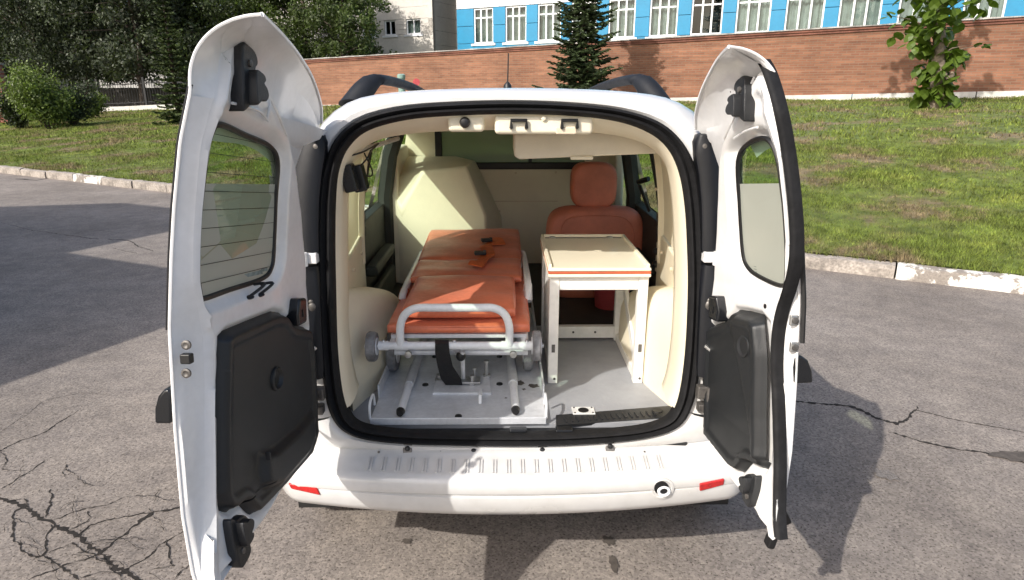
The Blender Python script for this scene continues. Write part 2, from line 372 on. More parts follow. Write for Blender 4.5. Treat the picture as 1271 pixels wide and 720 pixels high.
# terrain behind the kerb
KN = np.array((.51, .86)); KN = KN / np.linalg.norm(KN); KT = np.array((-KN[1], KN[0])); K0 = np.array((0., 7.80))
def lawn_z(x, y):
    s = (x - K0[0]) * KN[0] + (y - K0[1]) * KN[1]; t = np.clip(s / 17.0, 0, 1)
    h = np.clip(1.13 + .0185 * x, .6, 1.6)
    und = .025 * np.sin(x * 1.3 + y * .7) * np.sin(y * 1.1 - x * .4) * np.clip(s / 2, 0, 1)
    return .125 + h * np.sin(t * math.pi / 2) + und
def grass_mats():
    for nm, isl in (('lawn', 0), ('blades', .35)):
        m = bpy.data.materials.new(nm); m.use_nodes = True; MATS[nm] = m
        nt = m.node_tree; L = nt.links; b = nt.nodes['Principled BSDF']; N = nt.nodes.new; tc = N('ShaderNodeTexCoord')
        n1 = N('ShaderNodeTexNoise'); n1.inputs['Scale'].default_value = .9; n1.inputs['Detail'].default_value = 7; n1.inputs['Roughness'].default_value = .68
        n2 = N('ShaderNodeTexNoise'); n2.inputs['Scale'].default_value = 5.5; n2.inputs['Detail'].default_value = 5
        for n in (n1, n2): L.new(tc.outputs['Object'], n.inputs['Vector'])
        r = N('ShaderNodeValToRGB'); e = r.color_ramp.elements
        e[0].position = .40; e[0].color = (.23, .18, .10, 1); e[1].position = .47; e[1].color = (.16, .18, .045, 1)
        x = e.new(.56); x.color = (.150, .195, .036, 1); x = e.new(.72); x.color = (.235, .255, .055, 1)
        L.new(n1.outputs['Fac'], r.inputs['Fac'])
        r2 = N('ShaderNodeMapRange'); r2.inputs['From Min'].default_value = .3; r2.inputs['From Max'].default_value = .7; r2.inputs['To Min'].default_value = .62; r2.inputs['To Max'].default_value = 1.38
        L.new(n2.outputs['Fac'], r2.inputs['Value'])
        s = N('ShaderNodeVectorMath'); s.operation = 'SCALE'; L.new(r.outputs[0], s.inputs[0]); L.new(r2.outputs[0], s.inputs['Scale']); cur = s.outputs[0]
        if isl:
            g = N('ShaderNodeNewGeometry'); mr = N('ShaderNodeMapRange'); mr.inputs['To Min'].default_value = .45; mr.inputs['To Max'].default_value = 1.65
            L.new(g.outputs['Random Per Island'], mr.inputs['Value']); s2 = N('ShaderNodeVectorMath'); s2.operation = 'SCALE'
            L.new(cur, s2.inputs[0]); L.new(mr.outputs[0], s2.inputs['Scale']); cur = s2.outputs[0]
            t = N('ShaderNodeBsdfTranslucent'); L.new(cur, t.inputs[0]); mx = N('ShaderNodeMixShader'); mx.inputs[0].default_value = .3
            L.new(b.outputs[0], mx.inputs[1]); L.new(t.outputs[0], mx.inputs[2]); L.new(mx.outputs[0], nt.nodes['Material Output'].inputs['Surface'])
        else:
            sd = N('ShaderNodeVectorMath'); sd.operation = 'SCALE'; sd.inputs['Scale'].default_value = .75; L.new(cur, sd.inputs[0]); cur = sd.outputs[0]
        L.new(cur, b.inputs['Base Color']); b.inputs['Roughness'].default_value = .65; b.inputs['Specular IOR Level'].default_value = .3
grass_mats()
ns, nt_ = 90, 120
S = np.concatenate([np.linspace(.12, 18, 70), np.linspace(19, 90, 20)]); T = np.linspace(-60, 75, nt_)
SS, TT = np.meshgrid(S, T, indexing='ij')
gx = K0[0] + KN[0] * SS + KT[0] * TT; gy = K0[1] + KN[1] * SS + KT[1] * TT
vv = np.stack([gx, gy, lawn_z(gx, gy)], -1).reshape(-1, 3)
ii = np.arange(ns * nt_).reshape(ns, nt_)
ff = np.stack([ii[:-1, :-1], ii[1:, :-1], ii[1:, 1:], ii[:-1, 1:]], -1).reshape(-1, 4)
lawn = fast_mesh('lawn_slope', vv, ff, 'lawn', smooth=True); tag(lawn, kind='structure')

# grass blades, denser near the kerb
def grass():
    rs = np.random.RandomState(3); out = []
    for (n, s0, s1, t0, t1, hh, ww) in ((150000, .10, 2.6, -13, -1, .038, .0055), (150000, 2.6, 6.5, -17, 0, .042, .008), (110000, 6.5, 18, -26, 6, .055, .016),
                                        (80000, .10, 3, 3, 24, .045, .010), (100000, 3, 9, 3, 32, .055, .015), (80000, 9, 20, 3, 44, .07, .024), (12000, .06, .28, -16, 20, .05, .006)):
        s = rs.uniform(s0, s1, n); t = rs.uniform(t0, t1, n)
        x = K0[0] + KN[0] * s + KT[0] * t; y = K0[1] + KN[1] * s + KT[1] * t
        nzv = np.sin(x * 2.1 + np.sin(y * 1.7)) * np.sin(y * 2.6 + np.sin(x * 1.3) * 1.5)
        keep = rs.rand(n) < .72 + .28 * nzv
        x, y = x[keep], y[keep]; k = len(x); z = lawn_z(x, y) - .01
        a = rs.uniform(0, 2 * math.pi, k); h = hh * rs.uniform(.35, 1.5, k) * (1 + .35 * nzv[keep]); w = ww * rs.uniform(.6, 1.3, k); le = rs.normal(0, .45, (k, 2)) * h[:, None]
        dx, dy = np.cos(a) * w, np.sin(a) * w
        v = np.empty((k, 3, 3)); v[:, 0] = np.stack([x - dx, y - dy, z], 1); v[:, 1] = np.stack([x + dx, y + dy, z], 1); v[:, 2] = np.stack([x + le[:, 0], y + le[:, 1], z + h], 1)
        out.append(v.reshape(-1, 3))
    v = np.concatenate(out); o = fast_mesh('grass', v, np.arange(len(v)).reshape(-1, 3), 'blades')
    tag(o, 'short sunlit grass with dry patches covering the slope', 'grass', kind='stuff')
grass()

# kerb stones
mat('kerb_white', (.62, .60, .55), .85, nz=(5, .5), col2=(.25, .22, .19), bump=(25, .5), fine=(60, .2))
for e_, p_ in zip([n for n in MATS['kerb_white'].node_tree.nodes if n.type == 'VALTORGB'][0].color_ramp.elements, (.47, .51)): e_.position = p_
mat('kerb_bare', (.34, .30, .26), .9, nz=(6, .4), bump=(25, .6), fine=(50, .25))
kerb = thing('kerb', (0, 7.8, 0), None, None, kind='structure')
def kerb_mesh(nm, m, seed):
    r = random.Random(seed); b = MB(); rings = []
    for i in range(9):
        x = -.492 + .984 * i / 8; j = lambda: r.uniform(-.006, .006)
        rings.append([(x, -.07 + j(), -.06), (x, -.07 + j(), .09 + j()), (x, -.055 + j(), .125 + j()), (x, .0 + j(), .138 + j()), (x, .07, .135 + j()), (x, .07, -.06)])
    b.loft(rings, True, True, True); o = b.build(nm, m, None, smooth=25); me = o.data; bpy.data.objects.remove(o); return me
KM = [kerb_mesh('kerb_stone', 'kerb_white', 1), kerb_mesh('kerb_stone', 'kerb_bare', 2), kerb_mesh('kerb_stone', 'kerb_white', 3), kerb_mesh('kerb_stone', 'kerb_bare', 4)]
r = random.Random(5); ang = math.atan2(KT[1], KT[0])
for i in range(-14, 24):
    p = K0 + KT * (i * 1.0 + .35) + KN * (.05 + r.uniform(-.012, .012))
    me = KM[r.choice((0, 2, 1, 3, 1))] if i > 0 else KM[{-3: 1, -4: 1, -5: 0, -6: 2}.get(i, r.choice((0, 2, 3, 1)))]
    o = inst('kerb_stone', me, (p[0], p[1], r.uniform(-.012, .01)), kerb, rot=(r.uniform(-.02, .02), 0, ang + math.pi + r.uniform(-.012, .012)))

# ------------------------------------------------------------------ brick boundary wall
def brick_mat(name, c1, c2, mortar, sx=1.0):
    m = bpy.data.materials.new(name); m.use_nodes = True; MATS[name] = m
    nt = m.node_tree; L = nt.links; b = nt.nodes['Principled BSDF']; N = nt.nodes.new; tc = N('ShaderNodeTexCoord')
    mp = N('ShaderNodeMapping'); mp.inputs['Rotation'].default_value = (math.pi / 2, 0, 0)
    L.new(tc.outputs['Object'], mp.inputs['Vector'])
    br = N('ShaderNodeTexBrick'); br.inputs['Scale'].default_value = 1; br.inputs['Brick Width'].default_value = .26; br.inputs['Row Height'].default_value = .077
    br.inputs['Mortar Size'].default_value = .010; br.inputs['Color1'].default_value = (*c1, 1); br.inputs['Color2'].default_value = (*c2, 1); br.inputs['Mortar'].default_value = (*mortar, 1)
    br.inputs['Bias'].default_value = -.2
    L.new(mp.outputs[0], br.inputs['Vector'])
    n = N('ShaderNodeTexNoise'); n.inputs['Scale'].default_value = .45; n.inputs['Detail'].default_value = 8; n.inputs['Roughness'].default_value = .7
    n2 = N('ShaderNodeTexNoise'); n2.inputs['Scale'].default_value = 1.0; n2.inputs['Detail'].default_value = 6
    ms = N('ShaderNodeMapping'); ms.inputs['Scale'].default_value = (.35, .35, 9); L.new(tc.outputs['Object'], ms.inputs['Vector']); L.new(ms.outputs[0], n2.inputs['Vector'])
    L.new(tc.outputs['Object'], n.inputs['Vector'])
    r = N('ShaderNodeMapRange'); r.inputs['From Min'].default_value = .3; r.inputs['From Max'].default_value = .7; r.inputs['To Min'].default_value = .72; r.inputs['To Max'].default_value = 1.22; L.new(n.outputs['Fac'], r.inputs['Value'])
    r2 = N('ShaderNodeMapRange'); r2.inputs['From Min'].default_value = .3; r2.inputs['From Max'].default_value = .7; r2.inputs['To Min'].default_value = .72; r2.inputs['To Max'].default_value = 1.25; L.new(n2.outputs['Fac'], r2.inputs['Value'])
    mm = N('ShaderNodeMath'); mm.operation = 'MULTIPLY'; L.new(r.outputs[0], mm.inputs[0]); L.new(r2.outputs[0], mm.inputs[1])
    s = N('ShaderNodeVectorMath'); s.operation = 'SCALE'; L.new(br.outputs['Color'], s.inputs[0]); L.new(mm.outputs[0], s.inputs['Scale'])
    L.new(s.outputs[0], b.inputs['Base Color']); b.inputs['Roughness'].default_value = .9
    bp = N('ShaderNodeBump'); bp.inputs['Strength'].default_value = .5; bp.inputs['Distance'].default_value = .01; bp.invert = True
    L.new(br.outputs['Fac'], bp.inputs['Height']); L.new(bp.outputs[0], b.inputs['Normal'])
brick_mat('brick', (.27, .122, .070), (.19, .080, .048), (.22, .145, .10))
brick_mat('brick_red', (.30, .08, .06), (.25, .07, .055), (.25, .16, .13))
mat('plinth', (.62, .60, .56), .9, nz=(1.2, .2), fine=(8, .1), bump=(20, .2))
mat('coping', (.20, .085, .060), .9, nz=(2, .4), fine=(30, .25))
mat('coping_cap', (.42, .40, .38), .8, nz=(1.5, .5), fine=(25, .3))
def pix_depth(px, Y):     # point at sight height on the column px, at distance Y
    q = PY(px, 118, Y); return np.array((q[0], q[1]))
WR = pix_depth(1271, 20.0); WL = pix_depth(390, 32.8)
WT = (WL - WR) / np.linalg.norm(WL - WR); WNv = np.array((WT[1], -WT[0])) if WT[1] * .51 + -WT[0] * .86 > 0 else np.array((-WT[1], WT[0]))
if WNv[1] < 0: WNv = -WNv                    # away from the camera
zr0 = PY(1271, 112.5, WR[1])[2]; zl0 = PY(390, 130.5, WL[1])[2]; zr1 = PY(1271, 27, WR[1])[2]; zl1 = PY(390, 78, WL[1])[2]
wlen = np.linalg.norm(WL - WR)
def wall_pt(t, off, zt):                     # t metres along the wall from WR, zt 0 = brick base, 1 = brick top
    p = WR + WT * t + WNv * off; a = t / wlen
    return (p[0], p[1], (zr0 + (zl0 - zr0) * a) * (1 - zt) + (zr1 + (zl1 - zr1) * a) * zt)
wall = thing('boundary_wall', (*(WR + WT * 12), 1.0), 'long red brick boundary wall on pale concrete plinth at the top of the grass slope', 'wall')
wa = math.atan2(WT[1], WT[0])
t0, t1 = -9.0, wlen + 6.5
b = MB()
rings = []
for t in np.linspace(t0, t1, 60):
    rings.append([wall_pt(t, 0, 0), wall_pt(t, 0, 1), wall_pt(t, .4, 1), wall_pt(t, .4, 0)])
b.loft(rings, True, True, True)
# local frame so that the brick pattern runs along the wall
def local_build(b, name, m, parent, origin, angle, **k):
    R = Matrix.Translation(Vector(origin)) @ Matrix.Rotation(angle, 4, 'Z'); Ri = R.inverted()
    b.v = [tuple(Ri @ Vector(p)) for p in b.v]; o = b.build(name, m, parent, **k); o.matrix_basis = R; return o
local_build(b, 'brickwork', 'brick', wall, (WR[0], WR[1], 0), wa, smooth=0)
tt = t0
while tt < t1:
    e = min(tt + 3.4, t1); b = MB()
    q = [[wall_pt(t, -.05, 0), wall_pt(t, .42, 0), tuple(np.array(wall_pt(t, .42, 0)) - (0, 0, .75)), tuple(np.array(wall_pt(t, -.05, 0)) - (0, 0, .75))] for t in (tt + .012, e - .012)]
    b.loft(q, True, True, True); b.build('plinth_panel', 'plinth', wall, bevel=.01, seg=1); tt = e
for (o0, o1, dz0, dz1, nm, m) in ((-.04, .44, .0, .075, 'coping_course', 'coping'), (-.08, .48, .075, .15, 'coping_course', 'coping'), (-.12, .52, .15, .19, 'coping_cap', 'coping_cap')):
    b = MB(); rings = []
    rr = random.Random(9)
    for t in np.linspace(t0, t1, 80):
        p = [np.array(wall_pt(t, o0, 1)), np.array(wall_pt(t, o1, 1))]; j = rr.uniform(-.012, .012) if nm == 'coping_cap' else 0
        rings.append([p[0] + (0, 0, dz0 + .001), p[1] + (0, 0, dz0 + .001), p[1] + (0, 0, dz1 + j), p[0] + (0, 0, dz1 + j)])
    b.loft(rings, True, True, True); b.build(nm, m, wall, smooth=0)

# ------------------------------------------------------------------ buildings behind the wall
mat('blue_panel', (.025, .235, .42), .35, nz=(1.5, .08), fine=(9, .03))
mat('white_panel', (.78, .79, .82), .4, nz=(1, .05))
mat('beige_tile', (.62, .585, .53), .6, nz=(1, .08), fine=(8, .04))
mat('sheet_dark', (.13, .12, .11), .6, nz=(1, .08))
mat('window_white', (.82, .83, .84), .4, nz=(3, .04))
mat('curtain', (.60, .59, .54), .8, nz=(2, .25))
mat('room_dark', (.06, .065, .07), .8, nz=(3, .4))
glass('pane_glass', (.72, .78, .78), 1.3)
FO = WR + WNv * 8.0                                        # facade line
FN = -WNv
class Plane:                                               # vertical plane with pixel look-up
    def __init__(s, o, t, n): s.o = np.array((*o, 0.)); s.t = np.array((*t, 0.)); s.n = np.array((*n, 0.))
    def uv(s, px, py): q = pl(px, py, s.o, s.n); return float((q - s.o) @ s.t), float(q[2])
    def p(s, u, z, d=0): q = s.o + s.t * u + s.n * d; return (q[0], q[1], z)
    def bx(s, b, u0, u1, z0, z1, d0, d1, mi=0):
        vs = [s.p(u, z, d) for d in (d0, d1) for (u, z) in ((u0, z0), (u1, z0), (u1, z1), (u0, z1))]
        return b.add(vs, [(3, 2, 1, 0), (4, 5, 6, 7), (0, 1, 5, 4), (1, 2, 6, 5), (2, 3, 7, 6), (3, 0, 4, 7)], mi)
FP = Plane(FO, WT, FN)
def make_window(P, bld, u0, u1, z0, z1, cols, transom, back='curtain', depth=.14):
    if u0 > u1: u0, u1 = u1, u0
    w = .07; b = MB()
    P.bx(b, u0, u0 + w, z0, z1, -depth, -depth + .07); P.bx(b, u1 - w, u1, z0, z1, -depth, -depth + .07)
    P.bx(b, u0 + w, u1 - w, z0, z0 + w, -depth, -depth + .068); P.bx(b, u0 + w, u1 - w, z1 - w, z1, -depth, -depth + .068)
    us = np.linspace(u0 + w, u1 - w, cols + 1); zt = z1 - (z1 - z0) * transom
    for u in us[1:-1]: P.bx(b, u - .04, u + .04, z0 + w, z1 - w, -depth, -depth + .066)
    if transom:
        for i in range(cols): P.bx(b, us[i] + .04, us[i + 1] - .04, zt - .035, zt + .035, -depth, -depth + .064)
    wnd = b.build('window', 'window_white', bld, smooth=0)
    for i in range(cols):
        for (a, c) in (((z0 + w, zt), (zt, z1 - w)) if transom else ((z0 + w, z1 - w),)):
            b = MB(); P.bx(b, us[i], us[i + 1], a, c, -depth + .02, -depth + .028); b.build('pane', 'pane_glass', wnd, smooth=0)
    b = MB(); P.bx(b, u0 - .15, u1 + .15, z0 - .12, z0 - .01, -depth + .07, .05); b.build('sill', 'window_white', wnd, smooth=0)
    rr = random.Random(int(u0 * 10)); b = MB()
    if back == 'mix': back = rr.choice(('curtain', 'curtain', 'room_dark'))
    if back == 'curtain':                                  # hanging curtain with folds
        n = 26; r0 = []; r1 = []
        for i in range(n):
            u = u0 + (u1 - u0) * i / (n - 1); dd = -depth - .18 + .05 * math.sin(i * 1.9) + rr.uniform(-.015, .015)
            r0.append(P.p(u, z0 - .3, dd)); r1.append(P.p(u, z1 + .2, dd))
        b.loft([r0, r1], closed=False); b.build('curtain', 'curtain', wnd, smooth=60)
    return (u0, u1, z0, z1)
blue = thing('office_building', (*(FO + WT * 18), 0), 'bright blue panelled building with tall white windows rising behind the brick wall', 'building')
WPX = [(588, 612, 20, 62), (627, 653, 17, 60), (667, 696, 13, 57), (709, 740, 8, 54), (755, 788, 3, 50), (806, 841, -3, 47), (858, 897, -9, 43), (914, 957, -15, 40), (976, 1024, -21, 35), (1043, 1096, -28, 29), (1118, 1176, -36, 24), (1200, 1253, -45, 18), (1290, 1350, -53, 12)]
wins = []
for (x0, x1, y0, y1) in WPX:
    a = FP.uv(x0, (y0 + y1) / 2 + .02 * 0, )[0]; c = FP.uv(x1, (y0 + y1) / 2)[0]; zb = FP.uv((x0 + x1) / 2, y1)[1]; zt = FP.uv((x0 + x1) / 2, y0)[1]; wins.append([min(a, c), max(a, c), zb, zt])
zb = float(np.mean([w[2] for w in wins])); zt = float(np.mean([w[3] for w in wins]))
ul = FP.uv(567, 30)[0]; ur = wins[-1][0] - 1.2
for w in wins: w[2] = zb; w[3] = zt
wins.sort()
b = MB()                                                    # back wall of the rooms and structure behind the cladding
FP.bx(b, ur, ul - .06, 0, 14, -9, -.9); b.build('core', 'room_dark', blue, smooth=0)
edges = [ur] + [x for w in wins for x in (w[0], w[1])] + [ul]
g = .02
for i in range(0, len(edges), 2):                           # piers between windows, two panels each
    u0, u1 = edges[i], edges[i + 1]
    for (a, c) in ((zb, zb + (zt - zb) * .5), (zb + (zt - zb) * .5, zt)):
        b = MB(); FP.bx(b, u0, u1, a + g, c, -.22, 0); b.build('blue_panel', 'blue_panel', blue, bevel=.008, seg=1)
for i in range(len(edges) - 1):                             # panels below and above
    u0, u1 = edges[i], edges[i + 1]
    for (a, c, m, nm) in ((zb - .75, zb, 'blue_panel', 'blue_panel'), (zb - 2.2, zb - .75, 'blue_panel', 'blue_panel'), (zb - 4.0, zb - 2.2, 'blue_panel', 'blue_panel')):
        b = MB(); FP.bx(b, u0 + .006, u1 - .006, a + g, c, -.22, .002); b.build(nm, m, blue, bevel=.008, seg=1)
u = ur
while u < ul - .01:
    e = min(u + .6, ul)
    for a, c in ((zt + .0, zt + 1.45), (zt + 1.45, zt + 1.5)):
        pass
    b = MB(); FP.bx(b, u + .008, e - .008, zt + g, zt + 1.45, -.22, .004); b.build('white_panel', 'white_panel', blue, bevel=.008, seg=1); u = e
b = MB(); FP.bx(b, ur, ul, zt + 1.47, 14, -.22, .003); b.build('upper_panel', 'blue_panel', blue, smooth=0)
for i, w in enumerate(wins): make_window(FP, blue, *w, 3, .27, 'mix')
b = MB(); FP.bx(b, ur, ul + .03, 14, 14.3, -9.2, .2); b.build('roof', 'white_panel', blue, smooth=0)

# beige block left of it, two stepped corners
beige = thing('tiled_block', (*(FO + WT * 30), 0), 'beige tiled block with small white windows beside the blue building', 'building')
BO = pix_depth(540, 40.0)
bt = WT; BP = Plane(BO, bt, FN)                             # sunlit face, parallel to the wall
uL = BP.uv(330, 50)[0]
bw = []
for (x0, x1, y0, y1) in ((504, 522, 23, 42), (477, 491, 25, 44), (505, 522, 65, 74), (478, 490, 67, 76), (450, 466, 27, 45), (425, 440, 29, 47), (450, 465, 68, 78)):
    a = BP.uv(x0, (y0 + y1) / 2)[0]; c = BP.uv(x1, (y0 + y1) / 2)[0]; z0 = BP.uv((x0 + x1) / 2, y1)[1]; z1 = BP.uv((x0 + x1) / 2, y0)[1]; bw.append((min(a, c), max(a, c), z0, z1))
rowA = [bw[i] for i in (0, 1, 4, 5)]; rowB = [bw[i] for i in (2, 3, 6)]
zA0 = np.mean([w[2] for w in rowA]); zA1 = np.mean([w[3] for w in rowA]); zB1 = np.mean([w[3] for w in rowB]); zB0 = zB1 - (zA1 - zA0)
us = sorted(rowA); ue = [0.0] + [x for w in us for x in w[:2]] + [uL]
for i in range(0, len(ue), 2):                              # piers, in tile courses
    for k, (a, c) in enumerate(((zB0, zB1), (zA0, zA1))):
        for q in range(3):
            h = (c - a) / 3; b = MB(); BP.bx(b, ue[i], ue[i + 1], a + h * q + .012, a + h * (q + 1), -.25, 0); b.build('tile_course', 'beige_tile', beige, smooth=0)
for (a, c) in ((-1, zB0), (zB1, zA0), (zA1, 13)):
    n = max(1, int((c - a) / .62))
    for q in range(n):
        h = (c - a) / n; b = MB(); BP.bx(b, 0, uL, a + h * q + .012, a + h * (q + 1), -.25, .001); b.build('tile_course', 'beige_tile', beige, smooth=0)
for k, w in enumerate(us):
    make_window(BP, beige, w[0], w[1], zA0, zA1, 2, 0, 'mix'); make_window(BP, beige, w[0], w[1], zB0, zB1, 2, 0, 'room_dark')
b = MB(); BP.bx(b, 0.02, uL, -1, 13.2, -8, -1.0); b.build('core', 'room_dark', beige, smooth=0)
# return faces in the shade and the narrow sunlit pier
side = Plane(BO, FN, WT)
q1 = pl(553, 30, np.array((*BO, 0)), np.array((*WT, 0.)))
dlen = 2.6
b = MB()
p0 = BO; p1 = BO - FN * dlen; p2 = p1 - WT * .55; p3 = p2 - FN * 6
for a, c, m, nm in ((p0, p1, 'beige_tile', 'return_wall'), (p1, p2, 'beige_tile', 'pier'), (p2, p3, 'beige_tile', 'return_wall')):
    n = 18
    for k in range(n):
        z0 = -1 + 14 * k / n; z1 = z0 + 14 / n - .014; b = MB(); dv = (c - a) / np.linalg.norm(c - a); nn = np.array((dv[1], -dv[0])); 
        if nn @ (WT) > 0 and nm == 'return_wall': nn = -nn
        if nm == 'pier' and nn @ FN < 0: nn = -nn
        vs = [(x[0] - nn[0] * dd, x[1] - nn[1] * dd, z) for dd in (0, .3) for x in (a, c) for z in (z0, z1)]
        b.add(vs, [(0, 1, 3, 2), (4, 6, 7, 5), (0, 4, 5, 1), (2, 3, 7, 6), (0, 2, 6, 4), (1, 5, 7, 3)]); b.build('tile_course', m, beige, smooth=0)
b = MB(); BP.bx(b, -1.0, uL + .2, 13, 13.3, -9, .1); b.build('roof', 'white_panel', beige, smooth=0)

# building out of the frame to the left, whose shadow lies across the asphalt
mat('plaster', (.55, .47, .38), .9, nz=(1.5, .2), fine=(20, .1), bump=(30, .2))
mat('roof_sheet', (.22, .21, .20), .6, nz=(2, .3))
mat('door_paint', (.10, .16, .20), .5, nz=(4, .2))
sh = np.array((.85, .97)); h1 = 3.0
fdir = np.array((-.905, .425)); fdir /= np.linalg.norm(fdir); fback = np.array((-fdir[1], fdir[0]))
if fback[1] > 0: fback = -fback
C1 = np.array((-2.0, 5.52)) - sh * h1
ann = thing('annex_building', (C1[0], C1[1], 0), 'low plastered annex whose stepped roof shades the asphalt', 'building')
AP = Plane(C1, fdir, -fback)
ustep = float((np.array((-5.37, 7.06)) - sh * h1 - C1) @ fdir)
b = MB(); AP.bx(b, 0, ustep + 9, 0, h1 - .12, -6, 0); b.build('wall', 'plaster', ann, smooth=0)
b = MB(); AP.bx(b, 0, ustep + 9, h1 - .12, h1, -6.1, .0); b.build('roof', 'roof_sheet', ann, smooth=0)
b = MB(); prof = [(ustep, h1), (ustep, h1 + 2.0), (ustep + 2.6, h1 + 2.0), (ustep + 3.76, h1 + 1.1), (ustep + 3.76, h1)]
n = len(prof); vs = [AP.p(u, z, 0) for u, z in prof] + [AP.p(u, z, -4) for u, z in prof]
b.add(vs, [tuple(range(n)), tuple(range(2 * n - 1, n - 1, -1))] + [(i, (i + 1) % n, n + (i + 1) % n, n + i) for i in range(n)]); b.build('upper_wall', 'plaster', ann, smooth=0)
b = MB(); AP.bx(b, 2.0, 3.0, 0, 2.1, .0, .05); d = b.build('door', 'door_paint', ann, bevel=.01); b = MB(); AP.bx(b, 2.1, 2.14, .95, 1.1, .05, .10); b.build('handle', 'metal', d)

# brick corner of a house at the far left edge
bh = thing('brick_outbuilding', (-23, 27, .6), 'corner of low dark red brick outbuilding beyond the leafy bushes', 'building')
hp = pix_depth(3, 27.0); HP = Plane(hp, (-1., 0.), (0., -1.))
b = MB(); HP.bx(b, 0, 6, .2, 2.75, -.35, 0); o = local_build(b, 'wall', 'brick_red', bh, (hp[0], hp[1], 0), 0, smooth=0)
b = MB(); HP.bx(b, -.05, 6.2, 2.75, 2.85, -.4, .1); b.build('roof', 'roof_sheet', bh, smooth=0)
HW = Plane(hp, (-1., 0.), (0., -1.))
make_window(Plane((hp[0], hp[1] - .16), (-1., 0.), (0., -1.)), bh, 1.2, 2.4, 1.3, 2.4, 2, 0, 'room_dark', depth=.15)

# iron fence with white plinth, far left, and pale sheds behind it
mat('fence_iron', (.022, .022, .024), .6, nz=(8, .3))
mat('shed_white', (.62, .61, .60), .7, nz=(.8, .15), fine=(12, .06))
fr_, fl_ = pix_depth(300, 33.5), pix_depth(-60, 36.0)
FD = (fl_ - fr_); flen = np.linalg.norm(FD); FD /= flen
fence = thing('iron_fence', (*((fl_ + fr_) / 2), 1.0), 'dark iron bar fence on white plinth under the big trees', 'fence')
def fz(t): p = fr_ + FD * t; return p, float(lawn_z(p[0], p[1]))
t = 0; bm_ = MB(); bm_.lathe((0, 0, 0), (0, 0, 1), [(0, .013), (1.15, .013), (1.25, .002)], 5); o = bm_.build('bar', 'fence_iron', None); BARM = o.data; bpy.data.objects.remove(o)
bm_ = MB(); bm_.bb(-.05, .05, -.05, .05, -.3, 1.35); o = bm_.build('post', 'fence_iron', None, smooth=0); POSTM = o.data; bpy.data.objects.remove(o)
k = 0
while t < flen:
    p, z = fz(t)
    if k % 18 == 0: inst('post', POSTM, (p[0], p[1], z + .25), fence)
    else: inst('bar', BARM, (p[0], p[1], z + .26), fence)
    t += .145; k += 1
for zz in (.38, 1.28):
    b = MB(); b.loft([[(*(fz(t)[0]), fz(t)[1] + zz), (*(fz(t)[0]), fz(t)[1] + zz + .045), (*(fz(t)[0] + np.array((.02, .03))), fz(t)[1] + zz + .045), (*(fz(t)[0] + np.array((.02, .03))), fz(t)[1] + zz)] for t in np.linspace(0, flen, 24)], True, True, True); b.build('rail', 'fence_iron', fence, smooth=0)
for i in range(8):
    b = MB(); b.loft([[(*(fz(t)[0] + np.array((0, -.12))), fz(t)[1] - .3), (*(fz(t)[0] + np.array((0, -.12))), fz(t)[1] + .24), (*(fz(t)[0] + np.array((0, .12))), fz(t)[1] + .24), (*(fz(t)[0] + np.array((0, .12))), fz(t)[1] - .3)] for t in np.linspace(flen * i / 8 + .01, flen * (i + 1) / 8 - .01, 4)], True, True, True); b.build('plinth_panel', 'plinth', fence, smooth=0)
dk = thing('dark_sheets', (PY(165, 120, 41.0)[0], 41.0, 1.0), 'row of low dark grey sheets right behind the iron bars', 'fence')  # dark panels filling the band behind the fence bars
for i in range(12):
    xa = PY(90 + 12 * i, 108, 41.0)[0]; xb = PY(102 + 12 * i, 108, 41.0)[0]; b = MB(); b.bb(xa + .01, xb - .01, 41.0, 41.06 + .03 * (i % 2), .3, PY(100, 109, 41.0)[2]); b.build('sheet', 'sheet_dark', dk, smooth=0)
for (x0, x1, y0, y1, Y, lab) in ((15, 48, 96, 122, 44, 'small white shed half hidden behind the bushes'), (128, 206, 88, 128, 46, 'long white shed behind the iron fence bars')):
    a = PY(x0, y1, Y); c = PY(x1, y0, Y); s = thing('white_shed', ((a[0] + c[0]) / 2, Y, a[2]), lab, 'shed')
    n = max(2, int((c[0] - a[0]) / .9))
    for i in range(n):
        xa = a[0] + (c[0] - a[0]) * i / n; xb = a[0] + (c[0] - a[0]) * (i + 1) / n
        b = MB(); b.bb(xa + .01, xb - .01, Y, Y + 3, 0, c[2]); b.build('wall_panel', 'shed_white', s, smooth=0)
    b = MB(); b.bb(a[0] - .15, c[0] + .15, Y - .15, Y + 3.2, c[2], c[2] + .12); b.build('roof', 'roof_sheet', s, smooth=0)
# green vent post and small warning sign in front of the wall
mat('green_paint', (.24, .36, .32), .5, nz=(10, .2)); mat('sign_red', (.45, .06, .07), .5, nz=(10, .3)); mat('pole_grey', (.3, .3, .3), .5, nz=(10, .3))
q = PY(498, 94, 25.5); z0 = float(lawn_z(q[0], q[1])); gp = thing('vent_post', (q[0], q[1], z0), 'stout pale green round post standing before the brick wall', 'post')
b = MB(); b.lathe((q[0], q[1], z0 - .05), (0, 0, 1), [(0, .13), (q[2] - z0 - .05, .13)], 16); b.build('pipe', 'green_paint', gp)
b = MB(); b.lathe((q[0], q[1], q[2] - .1), (0, 0, 1), [(0, .15), (.12, .16), (.16, .1)], 16); b.build('cap', 'green_paint', gp)
q = PY(517, 102, 25.0); z0 = float(lawn_z(q[0], q[1])); gp = thing('marker_sign', (q[0], q[1], z0), 'small round red marker sign on thin pole by the brick wall', 'sign')
b = MB(); b.lathe((q[0], q[1], z0 - .05), (0, 0, 1), [(0, .025), (q[2] - z0 + .1, .025)], 8); b.build('pole', 'pole_grey', gp)
b = MB(); b.lathe((q[0], q[1] - .03, q[2]), (0, -1, 0), [(0, .13), (.02, .13)], 18); b.build('disc', 'sign_red', gp)

